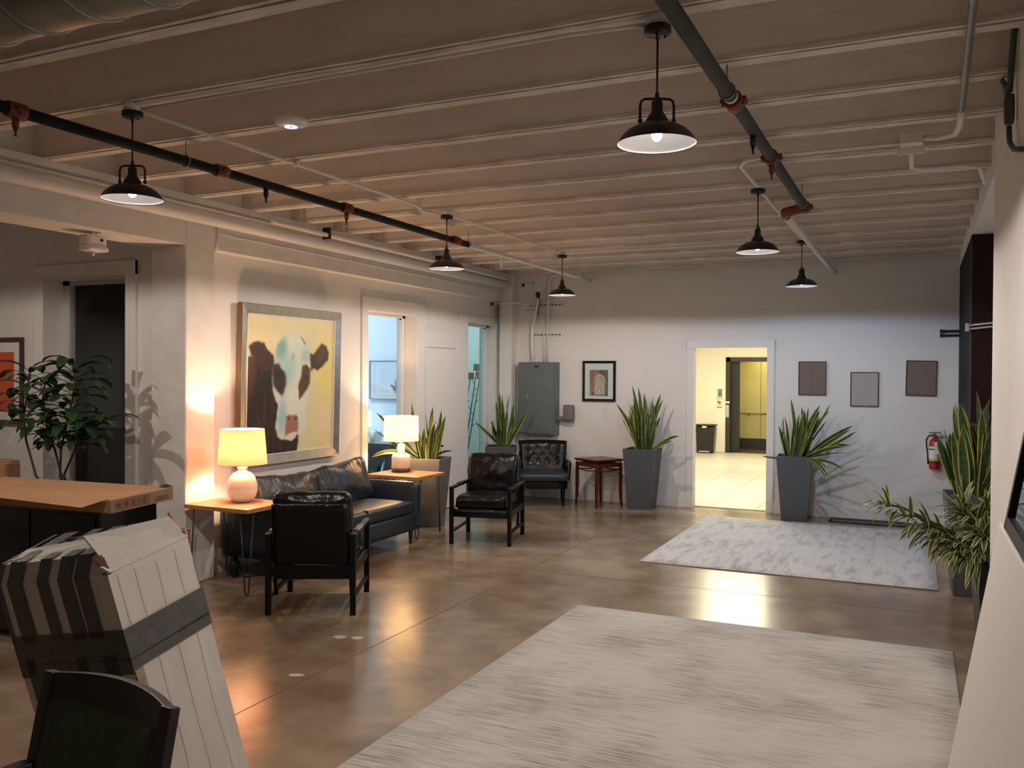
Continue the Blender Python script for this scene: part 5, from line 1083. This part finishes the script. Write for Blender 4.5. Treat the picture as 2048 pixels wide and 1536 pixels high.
mark(ell(0.11, 0.04, 0.035, 0.013)); mark([(0.205, 0.025), (0.245, 0.025), (0.250, 0.05), (0.225, 0.06), (0.20, 0.05)]); mark([(0.315, 0.022), (0.345, 0.022), (0.345, 0.045), (0.36, 0.045), (0.33, 0.062), (0.30, 0.045), (0.315, 0.045)]); mark([(0.40, 0.035), (0.44, 0.035), (0.44, 0.045), (0.40, 0.045)]); mark([(0.485, 0.024), (0.53, 0.024), (0.53, 0.032), (0.515, 0.04), (0.53, 0.06), (0.485, 0.06), (0.50, 0.04), (0.485, 0.032)]); mark([(0.68, 0.02), (0.92, 0.02), (0.92, 0.026), (0.68, 0.026)]); mark([(0.72, 0.036), (0.9, 0.036), (0.9, 0.042), (0.72, 0.042)])
slab([hi[1]+upz*0.007-ux*0.10, hi[1]+upz*0.007, hi[1]+upz*0.03-ux*0.01-uy*0.05, hi[1]+upz*0.02-ux*0.07-uy*0.06], 0.002, 'torn_corner', CARDD, t)
# upright carton at the far left
t = thing('upright_carton', 'upright brown cardboard slab at the left beside the long flat carton', 'box', (-6.62, 4.72, 0), R(3))
b = B(); b.box(-0.55, 0.0, -0.05, 0.05, 0.0, 1.03); bevel(obj('carton_body', b, CARDB, t), 0.006)
b = B(); b.box(-0.04, 0.002, -0.052, 0.052, 0.03, 1.0); obj('taped_edge', b, CARDD, t)
t = thing('carton_scrap', 'torn brown cardboard piece standing behind the white taped carton', 'box', (-3.72, 3.55, 0)); b = B(); b.add([(0, 0, 0), (0.11, 0.05, 0), (0.11, 0.05, 0.89), (0.05, 0.02, 0.90), (0.0, 0.0, 0.99), (0, 0.01, 0), (0.11, 0.06, 0), (0.11, 0.06, 0.89), (0.05, 0.03, 0.90), (0, 0.01, 0.99)], [(0, 1, 2, 3, 4), (9, 8, 7, 6, 5)]+[(i, i+5, (i+1) % 5+5, (i+1) % 5) for i in range(5)]); obj('sheet', b, CARDB, t)

# tall white carton wrapped in duct tape, leaning to the left
r0 = Vector((math.cos(YAW), math.sin(YAW), 0)); w0 = Vector((-math.sin(YAW), math.cos(YAW), 0)); zz = Vector((0, 0, 1))
al, be, ph = R(13), R(-5), R(24)
c_ = zz*math.cos(al)-r0*math.sin(al); rp = r0*math.cos(al)+zz*math.sin(al)
cc = c_*math.cos(be)+w0*math.sin(be); wp = w0*math.cos(be)-c_*math.sin(be)
ea = wp*math.cos(ph)+rp*math.sin(ph); eb = wp*math.sin(ph)-rp*math.cos(ph)
Nn = CAM+ray(215, 1150)*2.9; la, lb = 0.37, 0.55
Hc = 0.0
for s in (0, 1):
    for q in (0, 1): pass
kmin = min((Nn+ea*la*s+eb*lb*q).z/cc.z for s in (0, 1) for q in (0, 1)); Hc = kmin            # the lowest corner just touches the floor
t = thing('taped_carton', 'tall white carton wrapped with grey duct tape leaning behind the green chair', 'box', (Nn-cc*Hc))
def bx3(u, v, w, off=0.0, face=None):
    p = ea*(la*u)+eb*(lb*v)+cc*(Hc*w)
    if face == 'r': p = p-eb*off          # right face lies at v=0, outward -eb
    if face == 'l': p = p-ea*off          # left front face lies at u=0, outward -ea
    if face == 't': p = p+cc*off
    return p
# body as a grid so the sides can buckle
b = B(); g = random.Random(8)
def patch(fn, n, m, mi=0):
    vs = [fn(i/n, j/m) for j in range(m+1) for i in range(n+1)]
    b.add(vs, [(j*(n+1)+i, j*(n+1)+i+1, (j+1)*(n+1)+i+1, (j+1)*(n+1)+i) for j in range(m) for i in range(n)], mi, False)
def bulge(u, v, w):
    n = noise.noise(Vector((u*3, v*3, w*4)))*0.006*min(1, 8*w, 8*(1.001-w))
    return n
patch(lambda a, c: bx3(a, 0, c)-eb*bulge(a, 0, c), 8, 16); patch(lambda a, c: bx3(0, a, c)-ea*bulge(0, a, c), 10, 16)
patch(lambda a, c: bx3(1, a, c), 2, 2); patch(lambda a, c: bx3(a, 1, c), 2, 2); patch(lambda a, c: bx3(a, c, 0), 1, 1)
obj('carton_body', b, CARDW, t)
# folded top: chamfers and flaps
def quad(nm, pts, m, th=0.004): return slab([Vector(p) for p in pts], th, nm, m, t)
up_ = cc
quad('front_flap', [bx3(0, 0.05, 1), bx3(0, 1, 1), bx3(0.10, 1, 1)+up_*0.065, bx3(0.10, 0.08, 1)+up_*0.06], CARDW)
quad('front_flap', [bx3(0.10, 0.10, 1)+up_*0.06, bx3(0.10, 1, 1)+up_*0.065, bx3(0.40, 1, 1)+up_*0.085, bx3(0.40, 0.18, 1)+up_*0.10], CARDW)
quad('rear_flap', [bx3(1, 0.1, 1)+up_*0.03, bx3(1, 1, 1)+up_*0.03, bx3(0.60, 0.95, 1)+up_*0.085, bx3(0.62, 0.2, 1)+up_*0.09], CARDW)
quad('rear_flap', [bx3(1, 0.0, 1), bx3(1, 1, 1), bx3(1, 1, 1)+up_*0.032, bx3(1, 0.0, 1)+up_*0.032], CARDW)
quad('side_flap', [bx3(0.05, 0, 1), bx3(1, 0, 1), bx3(1, 0.12, 1)+up_*0.085, bx3(0.14, 0.24, 1)+up_*0.125], CARDW, 0.006)
quad('side_flap', [bx3(0.05, 0.98, 1), bx3(1, 0.98, 1), bx3(1, 0.9, 1)+up_*0.06, bx3(0.1, 0.9, 1)+up_*0.08], CARDW)
quad('torn_corner', [bx3(-0.01, 0.01, 1)+up_*0.0, bx3(0.02, -0.02, 1)+up_*0.0, bx3(0.10, 0.07, 1)+up_*0.05, bx3(0.03, 0.12, 1)+up_*0.06], CARDD)
b = B(); b.rbox(0.022, 0.012, 0.012, 0.01, 6, wr=0.010, wscale=40, M=T(*(bx3(0.02, 0.03, 1)+up_*0.015))); obj('crumpled_corner', b, CARDW, t)
# duct tape
def tape(nm, pts): return quad(nm, pts, TAPE, 0.0018)
def tl(v0, v1, w0_, w1): return [bx3(0, v0, w0_, 0.004, 'l'), bx3(0, v1, w0_, 0.004, 'l'), bx3(0, v1, w1, 0.004, 'l'), bx3(0, v0, w1, 0.004, 'l')][::-1]
def tr(u0, u1, wa0, wa1, wb0, wb1): return [bx3(u0, 0, wa0, 0.008, 'r'), bx3(u1, 0, wb0, 0.008, 'r'), bx3(u1, 0, wb1, 0.008, 'r'), bx3(u0, 0, wa1, 0.008, 'r')]
BW = 0.755
tape('tape_band', tl(-0.01, 1.0, BW-0.05, BW+0.055)); tape('tape_band', tr(-0.02, 1.0, BW-0.05, BW+0.055, BW-0.05, BW+0.055)); tape('tape_band', [bx3(-0.01, -0.012, BW-0.05), bx3(-0.012, 0.01, BW-0.05), bx3(-0.012, 0.01, BW+0.055), bx3(-0.01, -0.012, BW+0.055)])
tape('tape_band', tr(-0.02, 1.0, BW-0.085, BW-0.045, BW-0.085, BW-0.04)); tape('tape_band', tl(-0.01, 1.0, BW-0.10, BW-0.045))
for v0, v1 in ((0.16, 0.28), (0.31, 0.43), (0.52, 0.62), (0.76, 0.90), (0.97, 1.0)):
    tape('tape_strip', tl(v0, v1, BW+0.03, 1.0))
    tape('tape_strip', [bx3(-0.012, v0, 1), bx3(-0.012, v1, 1), bx3(0.095, v1, 1, 0.0)+up_*0.068, bx3(0.095, v0, 1)+up_*0.068][::-1])
    tape('tape_strip', [bx3(0.095, v0, 1)+up_*0.068, bx3(0.095, v1, 1)+up_*0.068, bx3(0.75, v1+0.02, 1)+up_*0.096, bx3(0.75, v0+0.02, 1)+up_*0.096][::-1])
for v0, v1, w1 in ((0.10, 0.22, 0.50), (0.36, 0.46, 0.52), (0.84, 0.93, 0.40)): tape('tape_tail', tl(v0, v1, w1, BW-0.03))

CRE = CARDW
for u, w1 in ((0.10, 0.99), (0.30, 0.98), (0.55, 0.97), (0.80, 0.98)):
    for wa, wb in ((0.02, BW-0.09), (BW+0.06, w1)): quad('crease', [bx3(u, 0, wa, 0.0045, 'r'), bx3(u+0.008, 0, wa, 0.0045, 'r'), bx3(u+0.008, 0, wb, 0.0045, 'r'), bx3(u, 0, wb, 0.0045, 'r')], CRE, 0.0006)
quad('torn_edge', [bx3(0.0, 0, BW-0.32, 0.005, 'r'), bx3(0.09, 0, BW-0.32, 0.005, 'r'), bx3(0.09, 0, BW-0.09, 0.005, 'r'), bx3(0.0, 0, BW-0.09, 0.005, 'r')], mat('worn_brown_edge', (0.50, 0.40, 0.31), 0.8, var=0.35, scale=30), 0.0012)

# ================================================================== GREEN CHAIR
GP0, GP1 = onz(338, 1402, 0.88), onz(104, 1332, 0.88)
dirx = (GP1-GP0); W_ = dirx.length; yaw_ = math.atan2(dirx.y, dirx.x)
mid = (GP0+GP1)*0.5
t = thing('green_chair', 'dark wood armchair with a green woven back panel in front of the white carton', 'chair', (mid.x, mid.y, 0), yaw_)
# local: x along the back, +y is the side away from the seat or towards it; back leans
tilt = R(-10); hw = W_/2
def Mb(z): return T(0, 0, z)
Mt = T(0, 0.09, 0.42) @ Matrix.Rotation(R(12), 4, 'X')
nseg = 14
def curve(u): return -0.05*(1-u*u)      # the back bows away in the middle
def rail(z0, z1, sh, crown=0.0, th=0.032, m=DARKWOOD, nm='rail', wx=1.0):
    b = B(); vs = []
    for i in range(nseg+1):
        u = -1+2*i/nseg; x = u*hw*wx; y = curve(u)*sh; cr = crown*(1-u*u)
        vs += [(x, y-th/2, z0), (x, y+th/2, z0), (x, y+th/2, z1+cr), (x, y-th/2, z1+cr)]
    fs = [(4*i+k, 4*i+(k+1) % 4, 4*i+4+(k+1) % 4, 4*i+4+k) for i in range(nseg) for k in range(4)]+[(3, 2, 1, 0), tuple(4*nseg+k for k in range(4))]
    b.add(vs, fs, 0, False, Mt); o = obj(nm, b, m, t); bevel(o, 0.005); return o
rail(0.375, 0.452, 1.0, 0.022, 0.034, nm='top_rail'); rail(0.075, 0.125, 1.0, 0.0, 0.030, nm='lower_rail', wx=0.96)
b = B(); vs = []; nz_ = 10
for sgn in (-1, 1):
    for j in range(nz_+1):
        for i in range(nseg+1):
            u = -1+2*i/nseg; v = j/nz_; e_ = math.sqrt(max(0, min(1, (1-abs(u))*6)*min(1, v*5, (1-v)*5)))
            vs.append((u*(hw-0.040), curve(u)+sgn*(0.006+0.020*e_), 0.12+0.265*v+0.018*(1-u*u)*v))
o1 = (nseg+1)*(nz_+1); fs = []
for o_ in (0, o1):
    for j in range(nz_):
        for i in range(nseg): fs.append((o_+j*(nseg+1)+i, o_+j*(nseg+1)+i+1, o_+(j+1)*(nseg+1)+i+1, o_+(j+1)*(nseg+1)+i))
for i in range(nseg): fs += [(i, i+1, o1+i+1, o1+i), (nz_*(nseg+1)+i, nz_*(nseg+1)+i+1, o1+nz_*(nseg+1)+i+1, o1+nz_*(nseg+1)+i)]
for j in range(nz_): fs += [(j*(nseg+1), (j+1)*(nseg+1), o1+(j+1)*(nseg+1), o1+j*(nseg+1)), (j*(nseg+1)+nseg, (j+1)*(nseg+1)+nseg, o1+(j+1)*(nseg+1)+nseg, o1+j*(nseg+1)+nseg)]
b.add(vs, fs, 0, True, Mt); obj('back_pad', b, GREENF, t)
for s in (-1, 1):
    b = B(); b.box(s*hw-0.022, s*hw+0.022, -0.018, 0.018, -0.02, 0.455, M=Mt); o = obj('back_post', b, DARKWOOD, t); bevel(o, 0.005)
    b = B(); p0 = Vector((s*hw, 0.09, 0.42)); p1 = Vector((s*hw, 0.02, 0)); b.tube([p0, p1], [0.03, 0.022], 4); obj('rear_leg', b, DARKWOOD, t)
    b = B(); b.tube([(s*(hw-0.01), 0.53, 0.60), (s*(hw-0.01), 0.52, 0.3), (s*(hw-0.01), 0.50, 0)], [0.024, 0.022, 0.018], 6); obj('front_leg', b, DARKWOOD, t)
    b = B(); b.rbox(0.026, 0.26, 0.016, 0.012, 4, M=T(s*hw, 0.33, 0.615)); obj('armrest', b, DARKWOOD, t)
b = B(); b.rbox(hw-0.02, 0.24, 0.035, 0.03, 6, M=T(0, 0.32, 0.445)); obj('seat_pad', b, GREENF, t)
b = B(); b.box(-hw, hw, 0.09, 0.55, 0.365, 0.41); obj('seat_frame', b, DARKWOOD, t)

# ================================================================== LEANING MIRROR AND WHITE PANEL (right edge)
Y0 = 2.9; A0 = ony(1895, 1536, Y0); A1 = ony(1998, 1044, Y0); sl = (A1.x-A0.x)/(A1.z-A0.z); xb = A0.x-A0.z*sl
t = thing('white_board', 'plain white panel leaning at the right edge below the black framed mirror', 'panel', (xb, Y0, 0))
h_ = A1.z; dx = A1.x-xb; th = 0.05
b = B(); v = [(0, 0, 0), (0, -1.9, 0), (dx, -1.9, h_), (dx, 0, h_)]; b.add(v+[(p[0]+th, p[1], p[2]) for p in v], [(0, 1, 2, 3), (7, 6, 5, 4), (0, 4, 5, 1), (1, 5, 6, 2), (2, 6, 7, 3), (3, 7, 4, 0)]); bevel(obj('panel_board', b, mat('white_panel_paint', (0.74, 0.72, 0.69), 0.6), t), 0.006)
b = B(); b.box(dx+0.012, RX-xb-0.002, -1.2, -1.14, h_*0.8, h_*0.8+0.04); b.box(dx+0.0, RX-xb-0.002, -0.4, -0.34, h_*0.8, h_*0.8+0.04); obj('prop_block', b, CARDB, t)
B1 = ony(2010, 1068, 2.78); t = thing('leaning_mirror', 'black framed mirror leaning on top of the white panel', 'mirror', (A1.x+0.004, 2.80, h_+0.001))
ang = math.atan(sl); Mm = Matrix.Rotation(ang, 4, 'Y'); mh, mw = 0.55, 1.3
for a in ((0, 0.03, -0.035, 0.0, 0, mh), (0, 0.03, -mw, -mw+0.035, 0, mh), (0, 0.03, -mw, 0, 0, 0.035), (0, 0.03, -mw, 0, mh-0.035, mh)): obj('frame_bar', B().box(*a, M=Mm), BLACKW, t)
obj('mirror_glass', B().box(0.010, 0.016, -mw+0.03, -0.03, 0.03, mh-0.03, M=Mm), MIRRORM, t)
